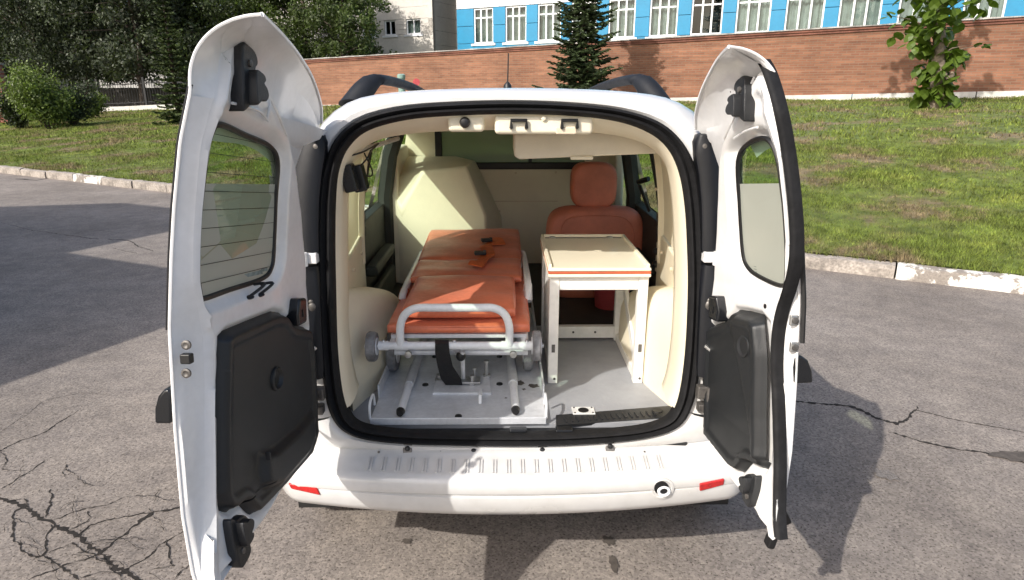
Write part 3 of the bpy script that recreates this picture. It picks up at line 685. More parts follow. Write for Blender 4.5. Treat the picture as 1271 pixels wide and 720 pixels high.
# ------------------------------------------------------------------ vegetation
mat('bark', (.085, .065, .05), .95, nz=(9, .5), bump=(14, .8)); mat('bark_pale', (.20, .16, .12), .95, nz=(12, .45), bump=(16, .8))
mat('leaf_dark', (.045, .064, .026), .55, island=.45, nz=(.5, .35), trans=.25)
mat('leaf_grey', (.058, .074, .040), .55, island=.45, nz=(.5, .35), trans=.25)
mat('leaf_mid', (.060, .088, .020), .55, island=.45, nz=(.5, .3), trans=.3)
mat('leaf_bush', (.13, .18, .04), .5, island=.45, nz=(.8, .25), trans=.3)
mat('leaf_big', (.095, .15, .018), .45, island=.3, nz=(1.5, .2), trans=.35)
mat('needle', (.055, .082, .028), .6, island=.5, nz=(.8, .3)); mat('needle_light', (.065, .095, .024), .6, island=.45, nz=(.8, .3))
def leaves(cent, size, seed, droop=0, flat=0):             # cent n x 3 -> little folded quads
    rs = np.random.RandomState(seed); n = len(cent)
    a = rs.normal(0, 1, (n, 3)); a[:, 2] -= droop; a /= np.linalg.norm(a, axis=1)[:, None]
    h = rs.normal(0, 1, (n, 3)); h -= a * (h * a).sum(1)[:, None]; h /= np.linalg.norm(h, axis=1)[:, None]
    s = size * rs.uniform(.6, 1.35, n)[:, None]
    v = np.stack([cent - a * s * .5, cent + h * s * .28, cent + a * s * .55, cent - h * s * .28], 1).reshape(-1, 3)
    return v, np.arange(4 * n).reshape(n, 4)
def trunk_mesh(b, base, top, r0, r1, rs, wob=.15, n=7, seg=8):
    P = [np.array(base) * (1 - t) + np.array(top) * t + np.array((rs.normal(0, wob) * t * (1 - t) * 3, rs.normal(0, wob) * t * (1 - t) * 3, 0)) for t in np.linspace(0, 1, n)]
    b.tube(P, [r0 + (r1 - r0) * (i / (n - 1)) ** .8 for i in range(n)], seg); return P
def broad_tree(name, base, h, cr, leafm, nleaf, lsize, label, group, seed, low=.15, weeping=False, r0=.2, lowz=.35):
    rs = np.random.RandomState(seed); rr = random.Random(seed); t = thing(name, base, label, 'tree', group); base = np.array(base, float)
    b = MB(); P = trunk_mesh(b, base - (0, 0, .2), base + (rs.normal(0, .3), rs.normal(0, .3), h * .9), r0, .03, rs, .25)
    cl = []
    nb = 30
    for i in range(nb):
        f = low + (1 - low) * (i + rs.rand()) / nb; k = min(len(P) - 1.01, f * .9 * (len(P) - 1)); p = P[int(k)] + (P[int(k) + 1] - P[int(k)]) * (k % 1)
        az_ = rs.uniform(0, 2 * math.pi); ln = cr * (math.sin(math.pi * (.22 + .74 * f)) ** .7) * rs.uniform(.65, 1.15)
        e = p + np.array((math.cos(az_) * ln, math.sin(az_) * ln, ln * rs.uniform(.05, .55)))
        m = (p + e) / 2 + (0, 0, .15 * ln); b.tube([p, m, e], [.06 * (1.2 - f), .035, .012], 5)
        for j in range(7):
            q = p + (e - p) * rs.uniform(.35, 1.08) + rs.normal(0, .16 * cr, 3); cl.append((q, rs.uniform(.28, .6) * cr * .42))
    b.build('trunk', 'bark', t, smooth=60)
    w = np.array([c[1] ** 2 for c in cl]); w /= w.sum(); idx = rs.choice(len(cl), nleaf, p=w)
    cc = np.array([c[0] for c in cl])[idx]; rad = np.array([c[1] for c in cl])[idx]
    d = rs.normal(0, 1, (nleaf, 3)); d /= np.linalg.norm(d, axis=1)[:, None]; rad_ = rad * rs.rand(nleaf) ** .45
    pts = cc + d * rad_[:, None]
    if weeping:
        st = rs.randint(0, 500, nleaf); pts[:, 2] -= rs.rand(nleaf) ** .8 * 1.9; hx = rs.normal(0, .16, (500, 2)); pts[:, :2] = np.round(pts[:, :2] / .32) * .32 + hx[st] + rs.normal(0, .05, (nleaf, 2))
    lo = base[2] + lowz * (.7 + .6 * rs.rand(nleaf)); pts[:, 2] = np.where(pts[:, 2] < lo, lo + (lo - pts[:, 2]) * .8, pts[:, 2])
    v, f = leaves(pts, lsize, seed + 1, 1.2 if weeping else .2); o = fast_mesh('crown', v, f, leafm, t)
    return t
def at_lawn(px, Y): q = PY(px, 140, Y); return (q[0], q[1], float(lawn_z(q[0], q[1])))
tg = 'tall trees along the iron fence'
spec = [(-40, 37, 11, 3.4, 'leaf_dark', 0, 'dark leafy tree'), (60, 36.5, 12, 3.2, 'leaf_grey', 1, 'weeping'), (118, 38, 12, 3.0, 'leaf_dark', 1, 'weeping'), (180, 36, 11, 3.0, 'leaf_grey', 0, 'grey'),
        (245, 38, 11, 3.3, 'leaf_dark', 0, ''), (315, 39, 11, 3.2, 'leaf_mid', 0, ''), (385, 37.5, 10.5, 3.0, 'leaf_mid', 0, '')]
LBL = ['dense dark tree behind the brick outbuilding', 'weeping grey green birch behind the leafy bushes', 'weeping dark birch with drooping twigs by the white shed', 'silvery green broadleaf tree behind the iron fence',
       'dark broadleaf tree rising behind the small spruce', 'mid green broadleaf tree behind the end of the brick wall', 'sunlit green broadleaf tree leaning over the brick wall beside the beige block']
for i, (px, Y, h, cr, m, wp, _) in enumerate(spec):
    broad_tree('weeping_birch' if wp else 'broadleaf_tree', at_lawn(px, Y), h, cr, m, 24000 if not wp else 34000, .17 if not wp else .14, LBL[i], tg, 40 + i, low=.15, weeping=bool(wp), lowz=1.9)
q = PY(430, 60, 36.0); broad_tree('broadleaf_tree', (q[0], q[1], 1.1), 8.5, 2.3, 'leaf_mid', 22000, .15, 'bright green tree overhanging the brick wall in front of the beige block', tg, 61, low=.12)
BGL = ['tall dark background tree rising over the brick outbuilding', 'tall dark background tree directly behind the small white shed', 'tall dark background tree directly behind the long white shed', 'tall dark background tree behind the small spruce', 'tall dark background tree behind the end of the brick wall']
for i, px in enumerate((-20, 75, 160, 255, 350)):
    q = PY(px, 100, 50 + (i % 2) * 3); broad_tree('broadleaf_tree', (q[0], q[1], 1.0), 14, 4.6, 'leaf_dark', 20000, .28, BGL[i], 'background trees beyond the sheds', 80 + i, low=.05)
# leafy bushes
def bush(px, Y, w, h, m, label, seed, n=9000, ls=.085):
    base = at_lawn(px, Y); t = thing('leafy_bush', base, label, 'bush', 'bushes on the lawn'); rs = np.random.RandomState(seed); b = MB(); base = np.array(base); pts = []
    for i in range(13):
        e = base + np.array((rs.uniform(-w, w) * .5, rs.uniform(-w, w) * .4, h * rs.uniform(.55, 1.05))); m_ = (base + e) / 2 + rs.normal(0, .08, 3); b.tube([base - (0, 0, .1), m_, e], [.02, .014, .005], 5)
        for j in range(5): c = base + (e - base) * rs.uniform(.3, 1.05); pts.append(c + rs.normal(0, 1, (n // 65, 3)) * np.array((.11 * w, .10 * w, .09 * h)))
    b.build('stems', 'bark', t, smooth=60); pts = np.concatenate(pts); pts[:, 2] = np.maximum(pts[:, 2], base[2] + .05)
    v, f = leaves(pts, ls, seed + 1); fast_mesh('foliage', v, f, m, t)
bush(22, 23.5, 1.2, 1.35, 'leaf_dark', 'low dark bush next to the brick outbuilding', 1)
bush(58, 23, 2.0, 1.75, 'leaf_bush', 'bright green bush with glossy leaves, tallest of the lawn bushes', 2, 12000)
bush(88, 24, 1.5, 1.35, 'leaf_dark', 'rounded dark green bush on the lawn before the iron fence', 3, 9000)
bush(108, 27, 1.3, .95, 'leaf_bush', 'small loose bush on the lawn close to the iron fence', 4, 6000)
# spruces
def spruce(base, h, r, label, seed, m, nb=26, dens=1.0):
    rs = np.random.RandomState(seed); t = thing('spruce_tree', base, label, 'tree'); base = np.array(base, float); b = MB()
    b.tube([base - (0, 0, .2), base + (0, 0, h * .5), base + (0, 0, h)], [.10, .06, .01], 8); pts = []; dirs = []
    lv = int(h / .17)
    for i in range(lv):
        f = i / lv; z = .12 + (h - .2) * f; n = int(7 + 6 * (1 - f)); R = r * (1 - f) ** .8 * rs.uniform(.72, 1.2) + .04
        for k in range(n):
            a = 2 * math.pi * (k + rs.rand()) / n; ln = R * rs.uniform(.6, 1.2); d = np.array((math.cos(a), math.sin(a), 0)); sd = np.array((-d[1], d[0], 0))
            p0 = base + (0, 0, z); up = .35 * f - .12
            mm = p0 + d * ln * .55 + (0, 0, (up - .10) * ln); e = p0 + d * ln + (0, 0, (up + .02) * ln)
            b.tube([p0, mm, e], [.012, .008, .003], 4)
            for s in np.linspace(.12, 1.0, int(max(4, ln * 15 * dens))):
                c = p0 + (mm - p0) * (s / .55) if s < .55 else mm + (e - mm) * ((s - .55) / .45)
                tl = .30 * (1.05 - s) * min(1, ln) + .10
                for sg in (-1, 1): pts.append(c); dirs.append((d * .55 + sd * sg * rs.uniform(.5, 1.0) + (0, 0, rs.uniform(-.45, .1))) * tl)
                pts.append(c); dirs.append((d + (0, 0, rs.uniform(-.3, .25))) * .12)
    b.build('trunk', 'bark', t, smooth=60); c = np.array(pts); d = np.array(dirs); n = len(c); out = []
    for q in range(3):                                     # three crossed narrow needle sprays per twig
        hh = rs.normal(0, 1, (n, 3)); hh -= d * ((hh * d).sum(1) / (d * d).sum(1))[:, None]; hh /= np.linalg.norm(hh, axis=1)[:, None]; w = .022 + .012 * rs.rand(n)[:, None]
        out.append(np.stack([c, c + d * .5 + hh * w, c + d * 1.05, c + d * .5 - hh * w], 1).reshape(-1, 3))
    v = np.concatenate(out); fast_mesh('foliage', v, np.arange(len(v)).reshape(-1, 4), m, t)
q = PY(722, 100, 22.5); spruce((q[0], q[1], float(lawn_z(q[0], q[1]))), 7.6, 1.25, 'dark spruce standing right in front of the brick wall', 5, 'needle')
q = PY(222, 140, 23.0); spruce((q[0], q[1], float(lawn_z(q[0], q[1]))), 4.4, .62, 'small pointed spruce on the lawn before the iron fence', 6, 'needle_light')
# young broad-leaved tree with leafy trunk shoots on the right
def leaf_mesh():
    b = MB(); o = [(0, 0, 0), (.30, .12, -.02), (.42, .40, -.07), (.30, .72, -.06), (.0, 1.0, -.16), (-.30, .72, -.06), (-.42, .40, -.07), (-.30, .12, -.02)]; c = (0, .45, .05)
    b.add(o + [c], [(i, (i + 1) % 8, 8) for i in range(8)]); ob = b.build('leaf', 'leaf_big', None, smooth=0); me = ob.data; bpy.data.objects.remove(ob); return me
def leafy_tree():
    base = np.array(PY(1164, 131, 16.0)); base[2] = float(lawn_z(base[0], base[1]))
    t = thing('lime_tree', base, 'young tree with big bright leaves sprouting along its pale trunk by the wall', 'tree'); rs = np.random.RandomState(12); LM = leaf_mesh(); b = MB()
    P = trunk_mesh(b, base - (0, 0, .15), base + (-1.1, .1, 6.5), .17, .05, rs, .05, 9, 12)
    for k in range(26):                                    # burls and root flare of the old trunk
        a = rs.uniform(0, 6.28); z = rs.uniform(0, .8); b.ball(base + (math.cos(a) * .17, math.sin(a) * .17, z), rs.uniform(.04, .09), (1, 1, 1.5), 5)
    tips = []
    for k in range(70):
        z = .1 + 6.2 * (k / 70) ** 1.25; a = rs.uniform(0, 6.28); ln = (.35 + .95 * min(1, z / 1.9)) * rs.uniform(.4, 1.05)
        if z > 3.4: ln *= 1.5
        p = base + (-.17 * z, 0, z); e = p + np.array((math.cos(a) * ln, math.sin(a) * ln, .1 + .28 * ln)); b.tube([p, (p + e) / 2 + (0, 0, .07), e], [.02, .012, .004], 5); tips.append((p, e, z))
    b.build('trunk', 'bark_pale', t, smooth=60)
    n = 0
    big = []
    for p, e, z in tips:
        for j in range(15 if z < 3.0 else 30):
            c = p + (e - p) * rs.uniform(.15, 1.05) + rs.normal(0, .10, 3); sc = rs.uniform(.19, .34)
            a = rs.uniform(0, 6.28)
            if z < 3.2 and n < 298 and j < 8:
                inst('leaf', LM, c, t, rot=(rs.uniform(-1.15, -.25), rs.uniform(-.5, .5), a), scale=(sc, sc, sc)); n += 1
            else: big.append((c, a, sc))
    vs = []; fs = []; base_v = np.array([v.co for v in LM.vertices]); bf = [tuple(p.vertices) for p in LM.polygons]
    for c, a, sc in big:
        R = np.array(Matrix.Rotation(a, 3, 'Z') @ Matrix.Rotation(rs.uniform(-1.1, -.2), 3, 'X')); o = len(vs); vs += list(base_v @ R.T * sc + c); fs += [[i + o for i in f] for f in bf]
    o = fast_mesh('crown', np.array(vs), np.array(fs), 'leaf_big', t); tag(o, kind='stuff')
leafy_tree()
# ================================================================== VAN
film('frosted_cream', (.74, .66, .42), .05)
van = thing('ambulance_van', (0, 3.9, 0), 'white ambulance van with both rear doors swung wide open', 'van')
SO = [(640,553),(560,552),(500,550),(455,545),(428,535),(412,517),(403,485),(398,430),(395,360),(394,300),(396,240),(404,200),(420,168),(450,146),(500,133),(560,128),(635,126),(710,129),(770,136),(815,150),(843,172),(861,203),(869,245),(872,300),(873,360),(870,430),(865,480),(855,512),(838,531),(805,542),(760,548),(700,552)]
SI = [(640,540),(560,539),(505,537),(462,532),(440,524),(430,508),(423,480),(418,430),(416,360),(415,300),(416,245),(420,210),(432,182),(457,161),(505,148),(562,143),(635,141),(708,143),(766,150),(806,164),(830,184),(844,214),(851,255),(854,305),(855,360),(852,430),(846,480),(838,508),(826,522),(798,531),(755,536),(700,539)]
CO = catmull([RP(*p) for p in SO], 5, True); CI = catmull([RP(*p) for p in SI], 5, True); NCT = len(CO)
def blend(A, B, t, off=(0, 0, 0)): return [a * (1 - t) + b_ * t + np.array(off) for a, b_ in zip(A, B)]
out = -RN * -1                                              # RN points to the camera side
# rubber door seal: two lips with a groove
b = MB(); prof = [(-.02, -.012), (0, .004), (.10, .016), (.28, .020), (.42, .010), (.5, .004), (.58, .010), (.75, .017), (.92, .010), (1.0, -.004), (1.04, -.03)]
b.loft([blend(CO, CI, t, RN * d) for t, d in prof], True); seal = b.build('door_seal', 'seal_rubber', van, smooth=70)
for i in (3, 9, 15, 21, 27): pass
# white body: rear frame, roof, flanks
half = [(0, 1.640), (.2, 1.637), (.37, 1.626), (.47, 1.607), (.545, 1.565), (.60, 1.50), (.65, 1.40), (.70, 1.25), (.755, 1.06), (.80, .92), (.815, .75), (.80, .55)]
sec = [(-x, z) for x, z in half[::-1]] + half[1:]
sec = resample(np.array(catmull([(x, z, 0) for x, z in sec], 6))[:, :2], 73)
arc = CO[22:] if False else None
up = [CO[i] for i in range(5 * 5, 27 * 5 + 1)]              # from lower left corner over the top to lower right
secU = np.array([p for p in sec if p[1] > .62]); upR = resample(up, len(secU))
nU = len(secU)
r_in = [p + RN * -.004 for p in upR]
# move along: lip, rounded edge, then the body section
ring_b = [np.array((x, rear_y(z) + .055, z)) for x, z in secU]
def mixr(t, dy): return [upR[i] * (1 - t) + ring_b[i] * t + np.array((0, dy, 0)) for i in range(nU)]
st = [1.0, 1.0]
rings = [r_in, mixr(.12, -.012), mixr(.35, -.026), mixr(.62, -.028), mixr(.85, -.016), ring_b]
b = MB(); b.loft(rings, closed=False)
STN = [2.06, 2.14, 2.34, 2.62, 2.74, 3.1, 3.46, 3.58, 4.0, 4.42, 4.60, 4.80, 5.0, 5.12, 5.5, 5.9, 6.05, 6.12]
def zmax(Y): return float(np.interp(Y, [4.42, 4.8, 5.12, 5.5, 5.9, 6.05, 6.12], [1.66, 1.38, 1.07, 1.02, .93, .80, .66]))
def bring(Y):
    r_ = []
    for x, z in sec:
        zz = z; k = 1 - .06 * max(0, (Y - 5.2) / .9) ** 2
        r_.append(np.array((x * k, max(Y, rear_y(z) + .055) if Y < 2.1 else Y, min(zz, zmax(Y)))))
    return r_
R_ = [[np.array((x, rear_y(z) + .055, z)) for x, z in sec]] + [bring(y) for y in STN]
YS = [1.95] + STN
WIN = []
vs = [p for r_ in R_ for p in r_]; n = len(sec); fs = []; gl = []; ws = []
for i in range(len(R_) - 1):
    for j in range(n - 1):
        f = (i * n + j, i * n + j + 1, (i + 1) * n + j + 1, (i + 1) * n + j); z = (sec[j][1] + sec[j + 1][1]) / 2; x = abs(sec[j][0] + sec[j + 1][0]) / 2; y0, y1 = YS[i], YS[i + 1]
        if 1.05 < z < 1.44 and x > .55 and ((y0 >= 2.14 and y1 <= 2.62) or (y0 >= 2.74 and y1 <= 3.46) or (y0 >= 3.58 and y1 <= 4.42)): gl.append(f)
        elif y0 >= 4.42 and y1 <= 5.0 and z > 1.12: ws.append(f)
        else: fs.append(f)
b.add(vs, fs)
bumped = b.build('body_shell', 'paint', van, smooth=40, weld=True)
b = MB(); b.add(vs, ws); b.build('windscreen', 'glass_green', van, smooth=40)
def glass_part(ff, side, ya, yb, nm, m):
    g = [f for f in ff if (vs[f[0]][0] < 0) == (side < 0) and ya <= vs[f[0]][1] + .001 and vs[f[2]][1] <= yb + .001]
    bb_ = MB(); bb_.add(vs, g); 
    o = bb_.build(nm, m, van, smooth=40)
    bm = bmesh.new(); bm.from_mesh(o.data); bmesh.ops.delete(bm, geom=[v for v in bm.verts if not v.link_faces], context='VERTS'); bm.to_mesh(o.data); bm.free(); return o
for s in (-1, 1):
    glass_part(gl, s, 2.14, 2.62, 'quarter_window', 'glass_green'); glass_part(gl, s, 2.74, 3.46, 'passenger_window', 'glass_green'); glass_part(gl, s, 3.58, 4.42, 'front_window', 'glass_green')
for o in [x for x in van.children if x.name.startswith('windscreen')]:
    bm = bmesh.new(); bm.from_mesh(o.data); bmesh.ops.delete(bm, geom=[v for v in bm.verts if not v.link_faces], context='VERTS'); bm.to_mesh(o.data); bm.free()
# lower corners of the rear frame between seal and bumper
lowi = list(range(27 * 5, NCT)) + list(range(0, 5 * 5 + 1))
low = [CO[i] for i in lowi]
def lowring(t, dy, dz): return [p + np.array(((1 if p[0] > 0 else -1) * t * max(0, abs(p[0]) - .40) * 1.9, dy, -dz)) for p in low]
b = MB(); b.loft([[p - RN * .004 for p in low], lowring(.06, -.008, .006), lowring(.2, -.008, .016), lowring(.55, .0, .030), lowring(.78, .05, .080)], closed=False)
b.build('rear_frame', 'paint', van, smooth=50)
# bumper
def by(x):                                                  # plan curve of the bumper
    a = abs(x); return .10 * (a / .62) ** 2 * .42 + (max(0, a - .66) / .20) ** 2.2 * .38
bprof = [(.185, .566), (.125, .560), (.105, .552), (.095, .546), (.030, .530), (.012, .524), (.004, .512), (.000, .480), (.004, .474), (.010, .472), (.010, .466), (.003, .463), (.003, .452), (.010, .415), (.024, .392), (.05, .378), (.16, .372)]
xs = np.concatenate([np.linspace(-.86, -.66, 12), np.linspace(-.64, .64, 41), np.linspace(.66, .86, 12)])
def sag(x): return .012 * (abs(x) / .6) ** 2
b = MB(); b.loft([[(x, 1.664 + by(x) + dy, z + (sag(x) if z < .47 else 0)) for dy, z in bprof] for x in xs], closed=False)
bumper = b.build('bumper', 'paint', van, smooth=45)
rb = MB(); rb.box((0, 0, 0), (.0055, .055, .0024)); o = rb.build('tread_rib', 'paint', None, bevel=.002, seg=2); RBM = o.data; bpy.data.objects.remove(o)
for i in range(46):
    x = -.475 + .95 * i / 45 + (.006 if i % 2 else -.006)
    if abs(x) < .475: inst('tread_rib', RBM, (x, 1.664 + by(x) + .058, .5395), bumper, rot=(math.atan2(.016, .065), 0, -by(x) * math.copysign(.3, x)))
for (px, py) in ((506, 557), (588, 560), (673, 559), (757, 554)):
    q = RP(px, py, -.004); b = MB(); b.box(q, (.028, .008, .03), Matrix.Rotation(-.5, 3, 'X')); c = b.build('clip', 'metal_dark', bumper, bevel=.002)
    b = MB(); b.lathe(q + np.array((0, -.002, .002)), (0, -1, .5), [(0, .009), (.006, .008), (.009, .004)], 12); b.build('screw', 'rubber', c)
for s, px in ((-1, [(358, 599), (394, 604), (398, 614), (362, 606)]), (1, [(868, 600), (899, 594), (898, 601), (868, 609)])):
    b = MB(); P = []
    for (x, y) in px:
        q = PY(x, y, 1.72)
        for _ in range(4): q = PY(x, y, 1.664 + by(q[0]) - .004 + (.008 if y > 600 else .004))
        P.append(q)
    e = [p + np.array((0, -.006, 0)) for p in P]; m_ = [p + np.array((0, .03, 0)) for p in P]
    b.loft([m_, P, e], True, True, True); b.build('reflector', 'reflector', bumper, bevel=.004)
q = PY(822, 607, 1.664 + by(.46) - .0)                      # towing eye behind its cap
b = MB(); b.lathe(q + np.array((0, .006, 0)), (0, -1, 0), [(0, .037), (.006, .036), (.008, .030), (.004, .026)], 22); te = b.build('tow_cover', 'paint', bumper)
b = MB(); b.lathe(q + np.array((-.004, -.001, .006)), (0, -1, 0), [(0, .022), (.004, .022)], 18); b.build('tow_hole', 'rubber', te)
b = MB(); b.tube([q + np.array((.004 + .016 * math.cos(a), -.006 + .002 * math.sin(a), -.004 + .013 * math.sin(a))) for a in np.linspace(0, 2 * math.pi, 16, endpoint=False)], .0045, 8, closed=True); b.build('tow_eye', 'tube_white', te)
# underbody and wheels
b = MB(); b.bb(-.72, .72, 1.86, 5.9, .30, .40); b.build('underbody', 'underbody', van, smooth=0)
b = MB(); b.tube([(.3, 1.95, .30), (.3, 2.6, .31), (.25, 3.4, .30)], .03, 10); b.build('exhaust', 'metal_dark', van)
for s in (-1, 1):
    for y in (2.40, 5.3):
        b = MB(); b.lathe((s * .635, y, .31), (s, 0, 0), [(0, .2), (0, .285), (.02, .306), (.06, .31), (.125, .31), (.165, .306), (.185, .285), (.185, .2)], 36); w = b.build('wheel', 'tyre', van)
        b = MB(); b.lathe((s * .80, y, .31), (s, 0, 0), [(0, .2), (.012, .2), (.0, .17), (-.03, .12), (.01, .05), (.012, .03)], 28); b.build('rim', 'metal', w)
        for k in range(40):
            a = 2 * math.pi * k / 40
        b = MB()
        for k in range(44):
            a = 2 * math.pi * k / 44
            for dx in (-.05, 0, .05): b.box((s * (.728 + dx), y + .311 * math.cos(a + dx), .31 + .311 * math.sin(a + dx)), (.04, .022, .008), Matrix.Rotation(a + dx - math.pi / 2, 3, 'X'))
        b.build('tread', 'tyre', w, smooth=0)
# roof rails
for s, pts in ((-1, [(438, 130, 2.25), (450, 113, 2.27), (460, 102, 2.30), (470, 99, 2.34), (482, 100.5, 2.55), (497, 104, 2.85), (512, 109, 3.2), (527, 117, 3.6)]), (1, [(818, 130, 2.25), (807, 113, 2.27), (798, 102, 2.30), (788, 99, 2.34), (775, 100.5, 2.55), (760, 104, 2.85), (745, 109, 3.2), (728, 117, 3.6)])):
    P = catmull([PY(x, y, Y) for x, y, Y in pts], 6); b = MB(); rings = []
    for i, p in enumerate(P):
        t = P[min(i + 1, len(P) - 1)] - P[max(i - 1, 0)]; t = t / np.linalg.norm(t); sx = np.cross(t, (0, 0, 1)) if abs(t[2]) < .9 else np.array((1., 0, 0)); sx = np.array((1., 0, 0)); nn = np.cross(sx, t); nn /= np.linalg.norm(nn)
        w = .030 * (1.6 - .6 * min(1, i / 18)); h = .018 + .030 * max(0, 1 - i / 17)
        rings.append([p + sx * w * math.cos(a) + nn * h * math.sin(a) for a in np.linspace(0, 2 * math.pi, 12, endpoint=False)])
    b.loft(rings, True, True, True); rl = b.build('roof_rail', 'rail', van, smooth=50)
    b = MB()
    for Y in (2.6, 3.5):                                   # feet of the rail
        q = P[int(len(P) * (Y - 2.25) / 1.4 * .78) if Y < 3 else -3]; b.tube([q, (q[0] + s * .005, q[1] + .02, 1.61)], [.016, .024], 10)
    q0 = P[0]; b.tube([q0, (q0[0], q0[1] + .01, q0[2] - .06)], [.03, .034], 10); b.build('rail_foot', 'rail', rl)
q = PY(630, 109, 3.2); b = MB(); b.lathe((q[0], 3.2, 1.645), (0, 0, 1), [(0, .02), (.02, .018), (.035, .006)], 12); an = b.build('antenna', 'rubber', van)
b = MB(); b.tube([(q[0], 3.2, 1.67), PY(631, 66, 3.2)], .0035, 6); b.build('antenna_rod', 'rubber', an)
for px in ():                                 # small roof welds
    q = PY(px, 110, 2.15); b = MB(); b.ball((q[0], 2.15, 1.648), .012, (2.2, 1.2, .5), 6); b.build('roof_plug', 'paint', bumped)

# tail light housings, hinges and check straps on both pillars
for s in (-1, 1):
    def hp_(z, x, dy): return (s * (x - (.034 if s > 0 else .013)), rear_y(z) + dy - .024, z)
    b = MB(); rings = []
    for z, xi, xo in ((1.175, .588, .675), (1.19, .586, .685), (1.25, .584, .69), (1.33, .578, .69), (1.40, .568, .68), (1.455, .556, .662), (1.49, .552, .645), (1.51, .560, .630), (1.516, .585, .612)):
        rings.append([hp_(z, xi, .05), hp_(z, xi, -.012), hp_(z, xi + .012, -.022), hp_(z, (xi + xo) / 2, -.020), hp_(z, xo - .015, -.008), hp_(z, xo, .02), hp_(z, xo, .10), hp_(z, xi + .02, .10)])
    b.loft(rings, True, True, True); th = b.build('tail_light', 'housing', van, smooth=50)
    b = MB(); b.lathe(hp_(1.480, .578, -.018), (0, -1, .1), [(0, .008), (.004, .007), (.005, .003)], 10); b.build('screw', 'metal_dark', th)
    b = MB(); rings = []
    for z, xi, xo in ((.80, .592, .66), (.83, .590, .672), (1.0, .590, .68), (1.12, .590, .68), (1.138, .592, .675)):
        rings.append([hp_(z, xi, .05), hp_(z, xi, -.008), hp_(z, xi + .012, -.018), hp_(z, xo - .015, -.012), hp_(z, xo, .02), hp_(z, xo, .10), hp_(z, xi + .02, .10)])
    b.loft(rings, True, True, True); b.build('pillar_cover', 'housing', van, smooth=50)
    for (z0, z1, m) in ((1.148, 1.180, 'paint_in'), (.735, .775, 'metal_dark')):
        b = MB(); b.box(hp_((z0 + z1) / 2, .622, -.012), (.066, .03, z1 - z0)); b.bar(hp_((z0 + z1) / 2, .648, -.02), hp_((z0 + z1) / 2, .655, -.05), .018, z1 - z0); h = b.build('hinge', m, van, bevel=.004)
        b = MB(); b.lathe(hp_(z0 - .004, .622, -.031), (0, 0, 1), [(0, .009), (z1 - z0 + .008, .009)], 12); b.build('hinge_pin', m, h)
    b = MB(); b.box(hp_(.70, .622, .0), (.05, .03, .028)); b.build('stop_plate', 'metal_dark', van, bevel=.003)
    b = MB(); b.ball(hp_(1.02, .612, -.016), .013, (.9, .5, 1.1), 7); b.ball(hp_(1.035, .614, -.018), .008, (1, .5, 1), 6); b.build('check_bolt', 'metal_dark', van)
    b = MB(); b.bar(hp_(.90, .605, -.02), hp_(.86, .66, -.05), .012, .008); b.build('check_strap', 'metal', van, bevel=.002)

# ------------------------------------------------------------------ rear doors
BW = [-.13, -.03, .0, .12, .3, .5, .64, .73, .85, 1.0, 1.05]; BD = [.008, -.006, -.012, -.022, -.022, -.016, 0, .013, .035, .08, .105]
def bow(w): return float(np.interp(w, BW, BD))
class Door:
    def __init__(s, hx, side, th):
        a = np.array([0, math.sin(TL), math.cos(TL)]); c = np.array([1., 0, 0]) * (-side); inn = np.array([0, math.cos(TL), -math.sin(TL)])
        s.o = np.array([hx, 1.80, .6]); s.e = math.cos(th) * c - math.sin(th) * inn; s.a = a; s.n = math.cos(th) * inn + math.sin(th) * c; s.side = side
    def P(s, u, w, d): return s.o + s.e * u + s.a * w + s.n * d                     # raw
    def B(s, u, w, d): return s.P(u, w, d + bow(min(w, .93)))                       # following the bowed skin
    def uw(s, px, py, d):
        b_ = 0
        for _ in range(6):
            q = pl(px, py, s.o + s.n * (d + b_), s.n); u = (q - s.o) @ s.e; w = (q - s.o) @ s.a; b_ = bow(min(w, .93))
        return float(u), float(w)
    def at_u(s, px, py, u): q = pl(px, py, s.o + s.e * u, s.e); return float((q - s.o) @ s.n), float((q - s.o) @ s.a)
    def poly(s, pts, d): return [s.uw(x, y, d) for x, y in pts]
def urange(poly, w):
    xs_ = []
    for i in range(len(poly)):
        (u0, w0), (u1, w1) = poly[i], poly[(i + 1) % len(poly)]
        if (w0 - w) * (w1 - w) <= 0 and w0 != w1: xs_.append(u0 + (u1 - u0) * (w - w0) / (w1 - w0))
    return (min(xs_), max(xs_)) if xs_ else None
def sdist(poly, u, w):                                     # signed distance to a polygon, inside negative, arrays
    P = np.array(poly); d = np.full(u.shape, 1e9); ins = np.zeros(u.shape, bool)
    for i in range(len(P)):
        a, b_ = P[i], P[(i + 1) % len(P)]; e = b_ - a; L2 = e @ e + 1e-12
        t = np.clip(((u - a[0]) * e[0] + (w - a[1]) * e[1]) / L2, 0, 1); d = np.minimum(d, np.hypot(u - a[0] - t * e[0], w - a[1] - t * e[1]))
        c = ((a[1] > w) != (b_[1] > w)); xi = a[0] + (w - a[1]) * e[0] / (e[1] if abs(e[1]) > 1e-12 else 1e-12); ins ^= c & (u < xi)
    return np.where(ins, -d, d)
def sm(x, a, b_): t = np.clip((x - a) / (b_ - a), 0, 1); return t * t * (3 - 2 * t)
def rnd_poly(poly, n=6): return [tuple(p[:2]) for p in catmull([(*p, 0) for p in poly], n, True)]
